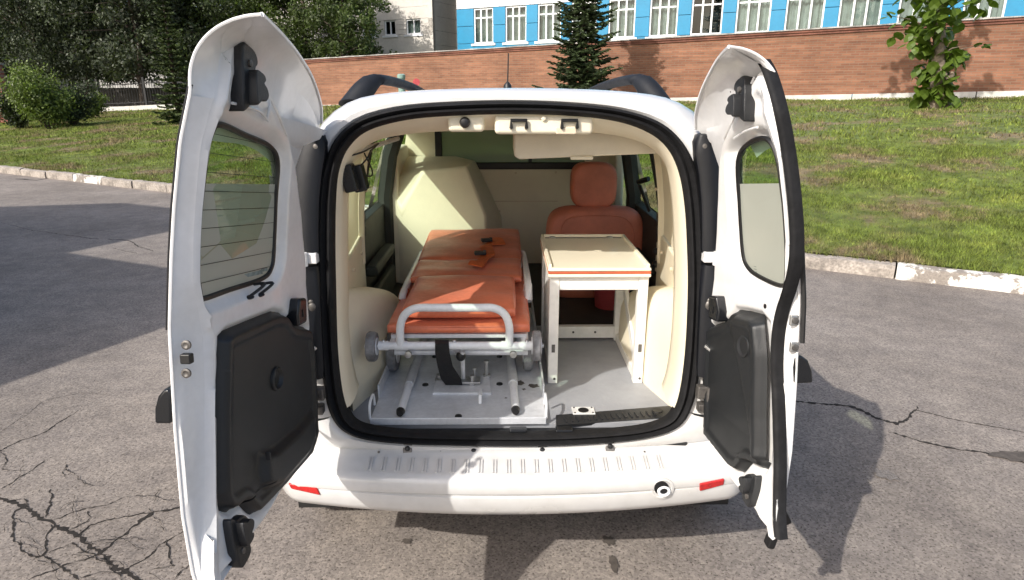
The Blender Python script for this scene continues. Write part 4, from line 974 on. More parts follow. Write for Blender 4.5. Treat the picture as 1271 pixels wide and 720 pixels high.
def make_door(D, W, rimpx, inner_px, win_px, trim_px, ti, label, dark_edge):
    s = D.side
    # rim curve of the roof edge: hinge -> free corner
    rim = [(u, *D.at_u(x, y, u)) for (x, y, u) in rimpx]
    R = np.array(catmull(rim, 5)); ru, rd, rw = R[:, 0], R[:, 1], R[:, 2]
    IN = D.poly(inner_px, ti); WN_ = [(min(u, (urange(IN, min(max(w, IN[-1][1] - 9), .99)) or (0, 9))[1] - .03), w) for u, w in rnd_poly(D.poly(win_px, .025), 5)]; TR = D.poly(trim_px, ti)
    INr = [tuple(p) for p in resample(IN, 160, True)]
    wmin = min(p[1] for p in IN); ubot = [p for p in IN]
    def wbot(u):                                            # lower border of the door at u
        best = 9
        for i in range(len(INr)):
            (u0, w0), (u1, w1) = INr[i], INr[(i + 1) % len(INr)]
            if (u0 - u) * (u1 - u) <= 0 and u0 != u1: best = min(best, w0 + (w1 - w0) * (u - u0) / (u1 - u0))
        return best
    umin = min(p[0] for p in IN); umax = max(p[0] for p in IN)
    # outer skin: columns u, rows from bottom to rim
    us = np.linspace(0.0, W, 34); fus = np.linspace(0, 1, 34); rows = np.concatenate([np.linspace(0, .82, 26), np.linspace(.84, 1, 12)])
    def ustart(w):
        r_ = urange(INr, min(max(w, INr_lo + .012), .86)); s0 = max(.0, r_[0] - .004) if r_ else 0.0
        return s0 * (1 - float(sm(w, .84, .92)))
    INr_lo = min(p[1] for p in INr)
    b = MB(); rings = []
    for u, fu in zip(us, fus):
        wt = float(np.interp(u, ru, rw)); dt = float(np.interp(u, ru, rd)); wb = wbot(np.clip(u, umin + .01, umax - .012)) - .008; col = []
        for t in rows:
            if t <= .82: w = wb + (wt - .13 - wb) * t / .82; d = bow(w)
            else:
                k = (t - .82) / .18; w0 = wt - .13; d0 = bow(w0); a = k * math.pi / 2
                w = w0 + .13 * math.sin(a) ** .8; d = d0 + (dt - d0) * (1 - math.cos(a)) * (1) if dt > d0 else d0
            us_ = ustart(w) if w > .02 else 0.0
            col.append((max(u, us_ + (W - us_) * fu * 1.0) if w > .02 else u, w, d))
        rings.append(col)
    # window hole in the outer skin is skipped cell by cell
    grid = np.array(rings); sd_ = sdist(WN_, grid[..., 0], grid[..., 1]); keep = []
    nu, nr = grid.shape[:2]
    vs_ = [D.P(*grid[i, j]) for i in range(nu) for j in range(nr)]
    fs_ = [(i * nr + j, (i + 1) * nr + j, (i + 1) * nr + j + 1, i * nr + j + 1) for i in range(nu - 1) for j in range(nr - 1) if not (sd_[i:i + 2, j:j + 2].max() < .012)]
    b.add(vs_, fs_)
    # rolled rim along the roof edge and the free edge
    rimP = [D.P(u, w, d) for u, d, w in zip(ru, rd, rw)]
    # inner pressed panel
    ws_ = np.linspace(min(p[1] for p in INr) + .002, max(p[1] for p in INr) - .002, 190); NU = 84; gu = []; gw = []
    for w in ws_:
        a, c = urange(INr, w); gu.append(np.linspace(a, c, NU)); gw.append(np.full(NU, w))
    gu = np.array(gu); gw = np.array(gw)
    dw = sdist(WN_, gu, gw); dtm = sdist(TR, gu, gw); din = -sdist(INr, gu, gw)
    gd = np.full(gu.shape, ti)
    gd -= (ti - .018) * (1 - sm(dw, .006, .035)) * sm(din, .004, .02)                                   # sink to the glass
    gd -= .014 * sm(.0 - dtm, -.012, .004)                                         # seat of the trim panel
    gd += .006 * (1 - sm(din, .012, .03)) * (gu > umax - .09)   # raised fold along the free edge
    gd -= .018 * (1 - sm(din, .0, .018)) * (gu < umax - .03)                       # rolled outer edge
    gd -= .010 * sm(gw, .84, .86) * sm(din, .03, .05) * (1 - sm(gw, .97, .99))     # pressed field round the upper latch
    bo = np.array([bow(min(w, .93)) for w in gw.ravel()]).reshape(gw.shape)
    iv = [D.P(gu[i, j], gw[i, j], gd[i, j] + bo[i, j]) for i in range(len(ws_)) for j in range(NU)]
    ifs = [(i * NU + j, i * NU + j + 1, (i + 1) * NU + j + 1, (i + 1) * NU + j) for i in range(len(ws_) - 1) for j in range(NU - 1) if not (dw[i:i + 2, j:j + 2].max() < .004)]
    b.add(iv, ifs)
    # closing faces: free edge (stepped), bottom edge, hinge edge
    fe_w = np.linspace(ws_[0], .93, 56); e0 = []; e1 = []; e2 = []; e3 = []; e4 = []
    for w in fe_w:
        c = urange(INr, w)[1]; uo = W; d_in = ti + bow(min(w, .93)) - 0.004; wo = w
        do = bow(w) if w < .93 else float(np.interp(w, [.93, 1.065], [bow(.93), .10]))
        k_ = float(sm(.42 - w, 0, .16)) * .26; e0.append(D.P(uo, wo, do)); e1.append(D.P(uo - .004, wo, do + (d_in - do) * (.07 + k_))); e2.append(D.P(uo * .62 + c * .38, w, do + (d_in - do) * (.30 + k_ * .6))); e3.append(D.P(uo * .25 + c * .75, w, do + (d_in - do) * .50)); e4.append(D.P(c, w, float(np.interp(w, ws_, gd[:, -1])) + bow(min(w, .93))))
    b.loft([e0, e1, e2, e3, e4], closed=False)
    colW = grid[-1]; tp_ = [D.P(*p) for p in colW if p[1] >= .93]; tp_ = list(resample([e0[-1]] + tp_, 22)); wt2 = np.linspace(.93, ws_[-1], 22)
    ti_ = [D.P(urange(INr, w)[1], w, float(np.interp(w, ws_, gd[:, -1])) + bow(.93)) for w in wt2]
    b.loft([[o_ * (1 - t) + i_ * t + D.n * (.0 if t in (0, 1) else -.004 * math.sin(t * math.pi)) for o_, i_ in zip(tp_, ti_)] for t in (0, .12, .3, .55, .8, 1)], closed=False)
    bead = e0 + tp_[1:]; b.tube(bead, .0032, 6)
    bo_ = [D.P(u, wbot(np.clip(u, umin + .01, umax - .012)) - .008, bow(wbot(np.clip(u, umin + .01, umax - .012)))) for u in us]
    bi_ = [D.P(np.clip(u, umin + .004, umax - .004), wbot(np.clip(u, umin + .01, umax - .012)) + .0, ti - .016 + bow(wbot(np.clip(u, umin + .01, umax - .012)))) for u in us]
    b.loft([bo_, bi_], closed=False)
    hw = np.linspace(ws_[0] + .06, .93, 40); h0 = [D.P(max(0, ustart(w)), w, bow(w)) for w in hw if urange(INr, w)]; h1_ = [D.P(urange(INr, w)[0], w, ti - .016 + bow(w)) for w in hw if urange(INr, w)]
    b.loft([h0, h1_], closed=False)
    # hood: inside of the curved top, from the ridge of the inner panel to the rim
    ridge = [p for p in INr]
    top_i = int(np.argmax([p[1] for p in INr])); wtop = INr[top_i][1]
    rg = []
    for w in np.linspace(wtop - .003, .80, 40):
        a, c = urange(INr, w); rg.append((a, w))
    rg = rg[::-1]; rgP = [D.P(u, w, ti - .018 + bow(min(w, .93))) for u, w in rg]; rgP = list(resample(rgP + [ti_[-1]], 40)); rmP = list(resample(rimP, 40))
    tpr = [1 - (i / 39) ** 5 for i in range(40)]; mid1 = [r_ * .72 + m_ * .28 - (D.n * .012 + D.a * .01) * t for r_, m_, t in zip(rgP, rmP, tpr)]; mid2 = [r_ * .30 + m_ * .70 - (D.n * .020 - D.a * .004) * t for r_, m_, t in zip(rgP, rmP, tpr)]; mid3 = [r_ * .08 + m_ * .92 - D.n * .006 * t for r_, m_, t in zip(rgP, rmP, tpr)]
    b.loft([rgP, mid1, mid2, mid3, rmP], closed=False)
    b.tube(rimP, .0045, 6)
    door = b.build('rear_door', ['paint_in'], van, smooth=50); door['label'] = label
    # glass with clear upper strip and frosted film below
    split = .775 + 0.0 * s
    zone = [(u, w) for u, w in WN_]
    def clip(poly, keep_low):
        outp = []
        for i in range(len(poly)):
            p, q = poly[i], poly[(i + 1) % len(poly)]; pin = (p[1] < split) == keep_low; qin = (q[1] < split) == keep_low
            if pin: outp.append(p)
            if pin != qin: t = (split - p[1]) / (q[1] - p[1]); outp.append((p[0] + (q[0] - p[0]) * t, split))
        return outp
    b = MB(); b.plate(zone, lambda u, w, d: D.B(u, w, d), .008, .012); g_ = b.build('window_glass', 'glass_clear', door, smooth=0)
    b = MB(); b.plate(clip(zone, True), lambda u, w, d: D.B(u, w, d), .0135, .0145); b.build('frosted_film', 'frosted', g_, smooth=0)
    b = MB(); b.tube([D.B(u, w, .015) for u, w in WN_], .0065, 6, closed=True); b.build('window_gasket', 'rubber', g_)
    if s < 0:
        b = MB()
        for w in np.linspace(.50, .90, 12):
            r2 = urange(zone, w)
            if r2: b.bar(D.B(r2[0] + .005, w, .0160), D.B(r2[1] - .005, w + .006, .0160), .0008, .0011)
        b.build('defroster_wire', 'rubber', g_, smooth=0)
    return door, TR, INr, umax
DL = Door(-.60, -1, math.radians(94)); DR = Door(.60, 1, math.radians(97))
TI = .036
inner_l = [(287,40),(300,58),(313,78),(333,110),(350,140),(362,163),(370,200),(377,260),(383,330),(387,400),(391,470),(397,540),(392,552),(360,602),(330,652),(300,690),(276,716),(264,735),(262,700),(262,640),(261,560),(261,480),(259,420),(254,390),(247,350),(248,290),(256,190),(270,130),(280,75)]
win_l = [(250,305),(248,350),(250,372),(290,360),(328,347),(340,335),(344,310),(347,240),(349,200),(340,182),(310,168),(280,155),(268,165),(258,220)]
trim_l = [(273,420),(282,410),(340,386),(352,388),(362,402),(383,406),(388,440),(391,500),(392,540),(384,566),(350,606),(316,641),(308,634),(300,625),(287,637),(276,634),(271,615),(270,520)]
rim_l = [(399,152,0),(398,130,.05),(388,98,.18),(372,70,.36),(352,45,.55),(325,18,.72)]
door_l, TRL, INL, UML = make_door(DL, .72, rim_l, inner_l, win_l, trim_l, TI, 'wide rear door with black storage pocket trim', False)
inner_r = [(941,82),(930,100),(917,128),(903,155),(893,172),(889,195),(887,260),(884,320),(880,370),(875,430),(872,500),(872,542),(880,560),(905,600),(930,632),(948,655),(962,672),(966,668),(966,600),(964,500),(961,440),(963,392),(972,362),(980,335),(983,300),(974,200),(955,110)]
win_r = [(912,200),(922,180),(946,172),(960,195),(967,240),(972,300),(972,340),(968,355),(945,347),(926,334),(918,312),(914,250)]
trim_r = [(877,412),(884,403),(904,397),(913,384),(928,386),(944,390),(954,402),(957,440),(956,520),(955,572),(949,584),(930,575),(919,588),(907,581),(876,541),(875,480)]
rim_r = [(864,160,0),(864,140,.05),(872,110,.15),(890,75,.30),(905,58,.43)]
door_r, TRR, INR, UMR = make_door(DR, .43, rim_r, inner_r, win_r, trim_r, TI, 'narrow rear door with black rubber seal along its free edge', True)

def trim_panel(D, TRp, door, pocket):
    P = [tuple(p) for p in resample(TRp, 120, True)]; wsx = np.linspace(min(p[1] for p in P) + .001, max(p[1] for p in P) - .001, 110); NU = 60; gu = []; gw = []
    for w in wsx: a, c = urange(P, w); gu.append(np.linspace(a, c, NU)); gw.append(np.full(NU, w))
    gu = np.array(gu); gw = np.array(gw); di = -sdist(P, gu, gw)
    gd = TI - .012 + .028 * sm(di, 0, .016) - .006 * sm(di, .03, .04)
    pk = D.poly(pocket, TI + .02); dp = sdist(pk, gu, gw)
    gd += .022 * sm(-dp, 0, .022)
    iv = [D.B(gu[i, j], gw[i, j], gd[i, j]) for i in range(len(wsx)) for j in range(NU)]
    b = MB(); b.add(iv, [(i * NU + j, i * NU + j + 1, (i + 1) * NU + j + 1, (i + 1) * NU + j) for i in range(len(wsx) - 1) for j in range(NU - 1)])
    return b.build('trim_panel', 'trim_grey', door, smooth=60)
tp = trim_panel(DL, TRL, door_l, [(326, 560), (340, 556), (370, 530), (391, 505), (391, 545), (383, 566), (350, 604), (335, 610), (327, 605)])
u, w = DL.uw(347, 470, TI + .02); b = MB(); b.lathe(DL.B(u, w, TI + .0), DL.n, [(0, .032), (.016, .030), (.019, .026), (.010, .020), (.010, .005)], 24); b.build('speaker_boss', 'trim_grey', tp)
u, w = DL.uw(336, 566, TI + .04); b = MB(); b.box(DL.B(u, w, TI + .034), (.012, .006, .022)); b.build('pocket_latch', 'plastic', tp, bevel=.002)
tp = trim_panel(DR, TRR, door_r, [(905, 400), (914, 388), (944, 392), (953, 405), (955, 470), (955, 570), (949, 582), (935, 573), (928, 520), (920, 470)])
u, w = DR.uw(924, 430, TI + .03); b = MB(); b.lathe(DR.B(u, w, TI + .026), DR.n, [(0, .03), (.010, .028), (.004, .018), (.004, .004)], 24); b.build('handle_recess', 'plastic', tp)

# latches, striker lumps, hinge covers, handles
def latch(D, door, px, py, sc, flip):
    u, w = D.uw(px, py, TI); b = MB(); f = flip
    shp = [(-.5, .9), (.05, 1.0), (.45, .85), (.55, .55), (.35, .35), (.65, .1), (.8, -.35), (.45, -.75), (-.1, -.8), (-.35, -1.0), (-.6, -.9)]
    pts = [(u + f[0] * x * sc, w + f[1] * y * sc) for x, y in shp]; pts = rnd_poly(pts, 3)
    b.plate(pts, D.B, TI - .03, TI + .018); o = b.build('latch', 'plastic', door, bevel=.008, seg=3)
    pts2 = [(u + f[0] * x * sc * .62 - .004, w + f[1] * (y * .5 - .28) * sc) for x, y in shp]; b = MB(); b.plate(rnd_poly(pts2, 3), D.B, TI + .01, TI + .036); b.build('latch_cover', 'plastic', o, bevel=.008, seg=3)
    b = MB(); b.lathe(D.B(u - f[0] * .12 * sc, w + f[1] * .45 * sc, TI + .018), D.n, [(0, .007), (.004, .007), (.005, .003)], 10); b.build('latch_screw', 'metal_dark', o)
latch(DL, door_l, 302, 98, .062, (-1, 1)); latch(DL, door_l, 290, 668, .055, (-1, -1)); latch(DR, door_r, 925, 124, .050, (-1, 1)); latch(DR, door_r, 937, 606, .042, (-1, -1))
for D, door, px, py in ((DL, door_l, 371, 388), (DR, door_r, 889, 384)):
    u, w = D.uw(px, py, TI + .015); b = MB(); b.plate([(u - .028, w - .032), (u + .03, w - .032), (u + .036, w + .0), (u + .02, w + .042), (u - .028, w + .036)], D.B, TI - .02, TI + .028); h = b.build('hinge_cover', 'plastic_gloss', door, bevel=.008, seg=3)
    b = MB(); b.box(D.B(u + .005, w, TI + .028), (.004, .006, .02)); b.build('cover_slot', 'rubber', h)
# exterior handle guards: half-round black plastic beyond the free edge
def handle(D, door, pts, uq):
    P = []
    for x, y in pts: d, w = D.at_u(x, y, uq); P.append((d, w))
    b = MB(); n = len(P); v0 = [D.P(uq + .012, w, d) for d, w in P]; v1 = [D.P(uq - .07, w, d - .01) for d, w in P]; b.loft([v1, v0], True, True, True); b.build('handle', 'plastic_gloss', door, bevel=.006, seg=3)
handle(DL, door_l, [(217, 524), (196, 524), (196, 505), (200, 490), (207, 482), (213, 480), (217, 486)], .71)
handle(DR, door_r, [(982, 475), (1006, 474), (1005, 460), (1000, 446), (992, 440), (984, 441), (982, 455)], .42)
# left door edge: lock striker and two bolts
for py, r_ in ((428, .0075), (463, .0075)):
    d, w = DL.at_u(232, py, .715); b = MB(); p = DL.P(.715, w, d); b.lathe(p, DL.e, [(0, r_ * 1.25), (.004, r_ * 1.25), (.005, r_ * .8), (.003, r_ * .3)], 14); b.build('edge_bolt', 'metal_dark', door_l)
d, w = DL.at_u(232, 445, .715); b = MB(); Rm = Matrix((Vector(DL.n), Vector(DL.e), Vector(DL.a))).transposed(); b.box(DL.P(.715, w, d), (.021, .016, .020), Rm); b.build('lock_block', 'rubber', door_l, bevel=.003)
# black outside moulding visible along the left silhouette
b = MB(); b.tube([DL.P(.718, w, bow(w) - .004) for w in np.linspace(.50, .95, 26)], .0045, 6); b.build('outer_moulding', 'rubber', door_l)
b = MB(); b.tube([DR.P(.44, w, bow(w) - .006) for w in np.linspace(.40, .75, 20)], .006, 6); b.build('outer_moulding', 'rubber', door_r)
# wires at the lower window corner of the wide door
for k in (0, 1):
    a = DL.uw(316 + 8 * k, 352 + 1, .03); c = DL.uw(311 + 13 * k, 369 - 3 * k, TI); m_ = ((a[0] + c[0]) / 2 - .012, (a[1] + c[1]) / 2 + .014)
    b = MB(); b.tube(catmull([DL.B(*a, .028), DL.B(*m_, TI + .02), DL.B(*c, TI - .004)], 6), .0035, 6); b.ball(DL.B(*c, TI - .002), .008, (1.3, 1.3, .6), 6); b.build('heater_wire', 'rubber', door_l)
# wide rubber seal along the free edge of the narrow door
edge_pts = [(937, 74), (946, 92), (957, 130), (967, 180), (975, 240), (979, 295), (977, 330), (970, 360), (962, 385), (957, 412), (955, 450), (957, 500), (959, 570), (958, 640), (960, 668)]
b = MB(); rings = []
for x, y in [tuple(p[:2]) for p in catmull([(x, y, 0) for x, y in edge_pts], 5)]:
    u, w = DR.uw(x, y, TI + .012)
    rings.append([DR.B(u + o_, w, TI + d_) for o_, d_ in ((-.008, -.008), (-.008, .005), (-.004, .008), (.0, .003), (.003, .009), (.008, .007), (.011, .0), (.010, -.02))])
b.loft(rings, True, True, True); b.build('edge_seal', 'seal_rubber', door_r, smooth=60)
b = MB(); d, w = DR.at_u(958, 662, .42); b.box(DR.P(.425, w, d), (.02, .03, .07), Matrix.Rotation(.2, 3, 'Y')); b.box(DR.P(.40, w + .03, d - .03), (.045, .02, .05), Matrix.Rotation(-.5, 3, 'Y')); b.build('seal_end', 'rubber', door_r, bevel=.005)
for py in (397, 430):
    d, w = DR.at_u(987, py, .425); b = MB(); Rm = Matrix((Vector(DR.n), Vector(DR.e), Vector(DR.a))).transposed(); b.box(DR.P(.43, w, d + .006), (.022, .008, .026), Rm); o = b.build('lock_plate', 'metal', door_r, bevel=.003)
    b = MB(); b.lathe(DR.P(.434, w, d + .006), DR.e, [(0, .008), (.004, .008), (.005, .004)], 12); b.build('plate_screw', 'metal_dark', o)

# pressed ribs, plug holes and small fittings of the door tops
def rib_line(D, door, pts, r_, d=.0):
    b = MB(); b.tube(catmull([D.B(*D.uw(x, y, TI + d), TI + d) for x, y in pts], 6), r_, 6); b.build('pressed_rib', 'paint_in', door)
rib_line(DL, door_l, [(292, 62), (312, 84), (330, 112), (345, 142), (356, 168)], .0035); rib_line(DL, door_l, [(288, 128), (305, 132), (322, 138), (333, 150)], .003)
rib_line(DL, door_l, [(325, 112), (334, 122), (333, 140), (331, 150)], .003); rib_line(DR, door_r, [(936, 96), (922, 126), (908, 152), (899, 172)], .003); rib_line(DR, door_r, [(940, 158), (925, 163), (911, 172)], .003)
for D, door, x, y in ((DL, door_l, 324, 119), (DL, door_l, 352, 52), (DR, door_r, 908, 112), (DL, door_l, 378, 480), (DR, door_r, 950, 380)):
    u, w = D.uw(x, y, TI); b = MB(); b.lathe(D.B(u, w, TI - .004), D.n, [(0, .006), (.006, .006), (.007, .003)], 10); b.build('plug_hole', 'rubber', door)
# printed marks on the frosted glass, worn sticker on the wide door
mat('print_grey', (.24, .27, .24), .6, nz=(80, .3)); mat('sticker_film', (.25, .33, .33), .5, nz=(25, .5))
for k in range(4):
    u, w = DR.uw(937 + .4 * k, 331 + 3.2 * k, .015); b = MB(); b.plate([(u - .006, w - .0008), (u + .007, w - .0008), (u + .007, w + .0012), (u - .006, w + .0012)], DR.B, .0148, .0152); b.build('print_mark', 'print_grey', door_r, smooth=0)
for (x, y, a_, c_) in ((315, 340, .05, .006), (328, 335, .02, .005)):
    u, w = DL.uw(x, y, .015); b = MB(); b.plate([(u - a_, w - c_), (u + a_ * .6, w - c_ * .6), (u + a_, w + c_), (u - a_ * .8, w + c_ * .8)], DL.B, .0150, .0154 + .0003 * (x > 320)); b.build('sticker_rest', 'sticker_film', door_l, smooth=0)
# corrugated wiring sleeve between pillar and wide door
b = MB(); L = catmull([(-.60, rear_y(.86) - .01, .86), (-.612, rear_y(.88) - .06, .885), (-.61, rear_y(.90) - .09, .92)], 10); b.tube(L, [.010 + .003 * (i % 2) for i in range(len(L))], 8); b.build('wiring_sleeve', 'metal_dark', door_l)
# dust line where the lip meets the bumper and number lamp plugs
for px in (470, 547, 715, 800):
    q = RP(px, 561, -.01); b = MB(); b.lathe(q, (0, -1, .6), [(0, .004), (.002, .003)], 8); b.build('bumper_plug', 'metal_dark', bumper)
# ================================================================== INTERIOR OF THE VAN
FZ = .60                                                    # load floor height
b = MB(); b.bb(-.70, .70, 1.875, 4.02, FZ - .03, FZ); b.build('load_floor', 'floor_grey', van, smooth=0)
b = MB(); b.bb(-.66, .66, 2.80, 3.94, FZ + .0005, FZ + .004); b.build('floor_shade_sheet', 'dark_interior', van, smooth=0)  # dark sheet painting in the shade on the floor behind the table
b = MB(); b.bb(-.78, .78, 1.90, 5.8, .40, FZ - .031); b.build('floor_pan', 'underbody', van, smooth=0)
b = MB(); b.bb(-.55, .55, 1.808, 1.8749, .52, FZ - .012); sill = b.build('sill_trim', 'plastic', van, bevel=.008)
# ribbed dark step mat on the right half of the sill
b = MB(); rings = []
for px in np.linspace(690, 838, 30): rings.append([PZ(px, 531 - 10 * (px - 690) / 148, FZ - .008), PZ(px, 528 - 10.5 * (px - 690) / 148, FZ + .0025), PZ(px, 516 - 12 * (px - 690) / 148, FZ + .0025), PZ(px, 515 - 12 * (px - 690) / 148, FZ + .0005)])
b.loft(rings, closed=False); b.build('sill_cover', 'plastic', sill, smooth=60)
rm = MB(); rm.box((0, 0, 0), (.006, .034, .004)); o = rm.build('sill_rib', 'plastic', None, bevel=.002); RIBM = o.data; bpy.data.objects.remove(o)
for k, px in enumerate(np.linspace(702, 812, 16)):
    q = PZ(px, 522 - 11 * (px - 690) / 148, FZ + .0035); inst('sill_rib', RIBM, q, sill, rotz=.15)
for px in (643, 700): q = PZ(px, 536, FZ - .006); b = MB(); b.box(q + np.array((0, .0, .006)), (.055, .03, .014)); b.build('striker_pocket', 'plastic_gloss', sill, bevel=.004)
b = MB(); q = PZ(816, 510, FZ + .012); b.lathe(q, (0, 0, 1), [(0, .018), (.003, .017)], 16); b.build('sill_plug', 'rubber', sill)
# pillar and header trim ring following the seal
idx = list(range(5 * 5, 27 * 5 + 1)); ring0 = [CI[i] for i in idx]
def shr(p, k, dy):
    c = np.array((0., 0, 1.05)); top = max(0, (p[2] - 1.35) / .22); sx = math.copysign(1, p[0]) * min(1, abs(p[0]) / .3)
    return np.array((p[0] - sx * k * (1 - .3 * top), p[1] + dy, p[2] - k * 1.5 * top))
b = MB(); b.loft([[p + np.array((0, .01, 0)) + RN * 0 for p in ring0], [shr(p, .008, .03) for p in ring0], [shr(p, .010 + .012 * max(0, (p[2] - 1.4) / .15), .07) for p in ring0], [shr(p, .006 + .026 * max(0, (p[2] - 1.4) / .15), .13) for p in ring0], [shr(p, .0 + .024 * max(0, (p[2] - 1.4) / .15), .18) for p in ring0], [shr(p, -.04, .20) for p in ring0]], closed=False)
b.build('pillar_trim', 'cream', van, smooth=60)
# header mouldings
def blk(px0, px1, py0, py1, Y0, Y1, name, m, parent, bev=.008):
    a = PY(px0, py1, Y0); c = PY(px1, py0, Y0); b = MB(); b.bb(a[0], c[0], Y0, Y1, a[2], c[2]); return b.build(name, m, parent, bevel=bev, seg=3)
h = blk(614, 737, 143, 167, 1.945, 2.10, 'header_box', 'cream', van, .012)
h2 = blk(556, 601, 142, 164, 1.955, 2.10, 'header_block', 'cream', van, .012)
q = PY(577, 152, 1.95); b = MB(); b.lathe(q, (0, -1, 0), [(0, .016), (.006, .0155), (.012, .012), (.014, .005)], 18); b.build('buffer', 'rubber', h2)
for px in (644, 707):
    q = PY(px, 154, 1.935); b = MB(); b.tube([q + np.array((-.022, .014, -.012)), q + np.array((-.022, 0, -.010)), q + np.array((-.022, 0, .010)), q + np.array((.022, 0, .010)), q + np.array((.022, 0, -.010)), q + np.array((.022, .014, -.012))], .0055, 6); b.build('striker', 'rubber', h)
q = PY(675, 147, 1.94); b = MB(); b.ball(q, .008, (1, .5, 1), 6); b.build('header_plug', 'cream', h)
blk(690, 716, 158, 167, 1.94, 1.96, 'header_recess', 'cream_dark', h, .004)
# overhead panel hanging at the right
P4 = [PY(638, 166, 2.16), PY(826, 162, 2.16), PY(834, 190, 2.16), PY(645, 198, 2.16), PY(638, 194, 2.16)]
b = MB(); b.loft([P4, [p + np.array((0, .30, .0)) for p in P4]], True, True, True); op = b.build('overhead_panel', 'headliner', van, bevel=.008, seg=2)
b = MB(); q = PY(722, 196, 2.157); b.box(q, (.075, .012, .012)); b.build('panel_catch', 'cream', op, bevel=.004)
# headliner
b = MB(); b.loft([[(-.60, Y, 1.46), (-.52, Y, 1.525), (-.3, Y, 1.565), (0, Y, 1.575), (.3, Y, 1.565), (.52, Y, 1.525), (.60, Y, 1.46)] for Y in (2.08, 2.6, 3.2, 4.0, 4.4)], closed=False); b.build('headliner', 'headliner', van, smooth=60)
# side trims with window apertures
for s in (-1, 1):
    def W_(Y, z): return s * (float(np.interp(z, [.6, 1.0, 1.2, 1.35, 1.46], [.66, .66, .65, .63, .60])) - (float(np.interp(Y, [1.9, 2.0, 2.7, 2.76], [.115, .105, .035, .0])) if Y > 1 else 0))
    def panel(y0, y1, z0, z1, name, m, t=.02, off=0):
        b = MB(); zs = np.linspace(z0, z1, 6); rin = [[(W_(y, z) - s * off, y, z) for z in zs] + [(W_(y, z) - s * off + s * t, y, z) for z in zs[::-1]] for y in (y0, y1)]
        b.loft(rin, True, True, True); return b.build(name, m, van, bevel=.006, seg=2)
    panel(1.99, 2.66, .60, 1.07, 'side_trim', 'cream')
    panel(1.99, 2.13, 1.072, 1.47, 'rear_pillar', 'cream')
    cp = panel(2.58, 2.755, .95, 1.48, 'centre_pillar', 'cream', .03, .012)
    panel(2.13, 2.58, 1.40, 1.468, 'window_header', 'cream', .02)
    b = MB(); zs = np.linspace(1.074, 1.398, 6)
    if s < 0:
        b.loft([[(W_(y, z) + s * .012, y, z) for z in zs] for y in (2.131, 2.579)], closed=False); b.build('window_cover', 'frosted_cream', van, smooth=60)
    else:
        b.loft([[(W_(y, z) + s * .012, y, z) for z in zs] for y in (2.24, 2.579)], closed=False); b.build('window_cover', 'cream', van, smooth=60)
    for z in (1.12, 1.06): b = MB(); b.bb(s * (.612) - .004, s * .612 + .004, 2.64, 2.67, z, z + .03); b.build('pillar_slot', 'dark_interior', cp)
    # passenger door lining
    panel(2.765, 3.52, .55, 1.06, 'door_lining', 'dark_interior', .05, -.02)
    b = MB(); b.bb(s * .64 - .03, s * .64 + .03, 2.85, 3.35, .82, .87); b.bb(s * .645 - .02, s * .645 + .02, 2.8, 3.42, .62, .74); b.build('armrest', 'dark_interior', van, bevel=.015, seg=3)
    b = MB(); b.tube([(W_(0, 1.0) + s * .02, 3.50, .6), (W_(0, 1.1) + s * .02, 3.50, 1.1), (s * .63, 3.46, 1.32), (s * .565, 3.40, 1.47)], .04, 8); b.build('door_pillar', 'dark_interior', van)
    b = MB(); b.tube([(W_(0, 1.0) + s * .02, 2.78, 1.05), (s * .645, 2.80, 1.25), (s * .60, 2.84, 1.47)], .022, 8); b.build('window_frame', 'dark_interior', van)
    b = MB(); b.tube([(s * .585, 2.78, 1.45), (s * .58, 3.1, 1.46), (s * .58, 3.44, 1.45)], .025, 8); b.build('window_frame', 'dark_interior', van)
    # wheel housing bulging into the load space
    b = MB(); rings = []
    for Y, zt, xi, zk in ((1.965, 1.02, .545, .86), (2.02, 1.01, .53, .84), (2.12, .985, .50, .82), (2.25, .95, .47, .80), (2.40, .91, .455, .79), (2.52, .87, .455, .78), (2.64, .80, .47, .72), (2.74, .72, .52, .66), (2.78, .64, .60, .62)):
        r_ = []
        for t in np.linspace(0, 1, 10):
            a = t * math.pi / 2; xw = .662 - float(np.interp(Y, [1.9, 2.0, 2.7, 2.76], [.115, .105, .035, .0])); x = xw - (xw - min(xi, xw - .004)) * math.sin(a) ** .75; z = zk + (zt - zk) * math.cos(a) ** .8; r_.append((s * x, Y, z))
        r_ += [(s * xi * .995, Y, zk * .6 + FZ * .4), (s * (xi - .004), Y, FZ + .0)]
        rings.append(r_)
    b.loft(rings, closed=False); b.build('wheel_housing', 'cream', van, smooth=60)
# vent with two knobs in the right trim
q = PX(817, 320, .632); b = MB(); b.box(q, (.01, .06, .13)); vt = b.build('socket_plate', 'cream_dark', van, bevel=.004)
for dz in (.028, -.028): b = MB(); b.lathe(q + np.array((-.005, 0, dz)), (-1, 0, 0), [(0, .016), (.012, .015), (.02, .008)], 12); b.build('socket', 'rubber', vt)
# belt anchor hanging by the right passenger window
P5 = [PY(792, 226, 2.95), PY(805, 222, 2.9)]; b = MB(); b.tube(P5, .012, 8); b.tube([PY(794, 230, 2.95), PY(806, 262, 2.98)], .008, 6); b.build('belt_anchor', 'rubber', van)
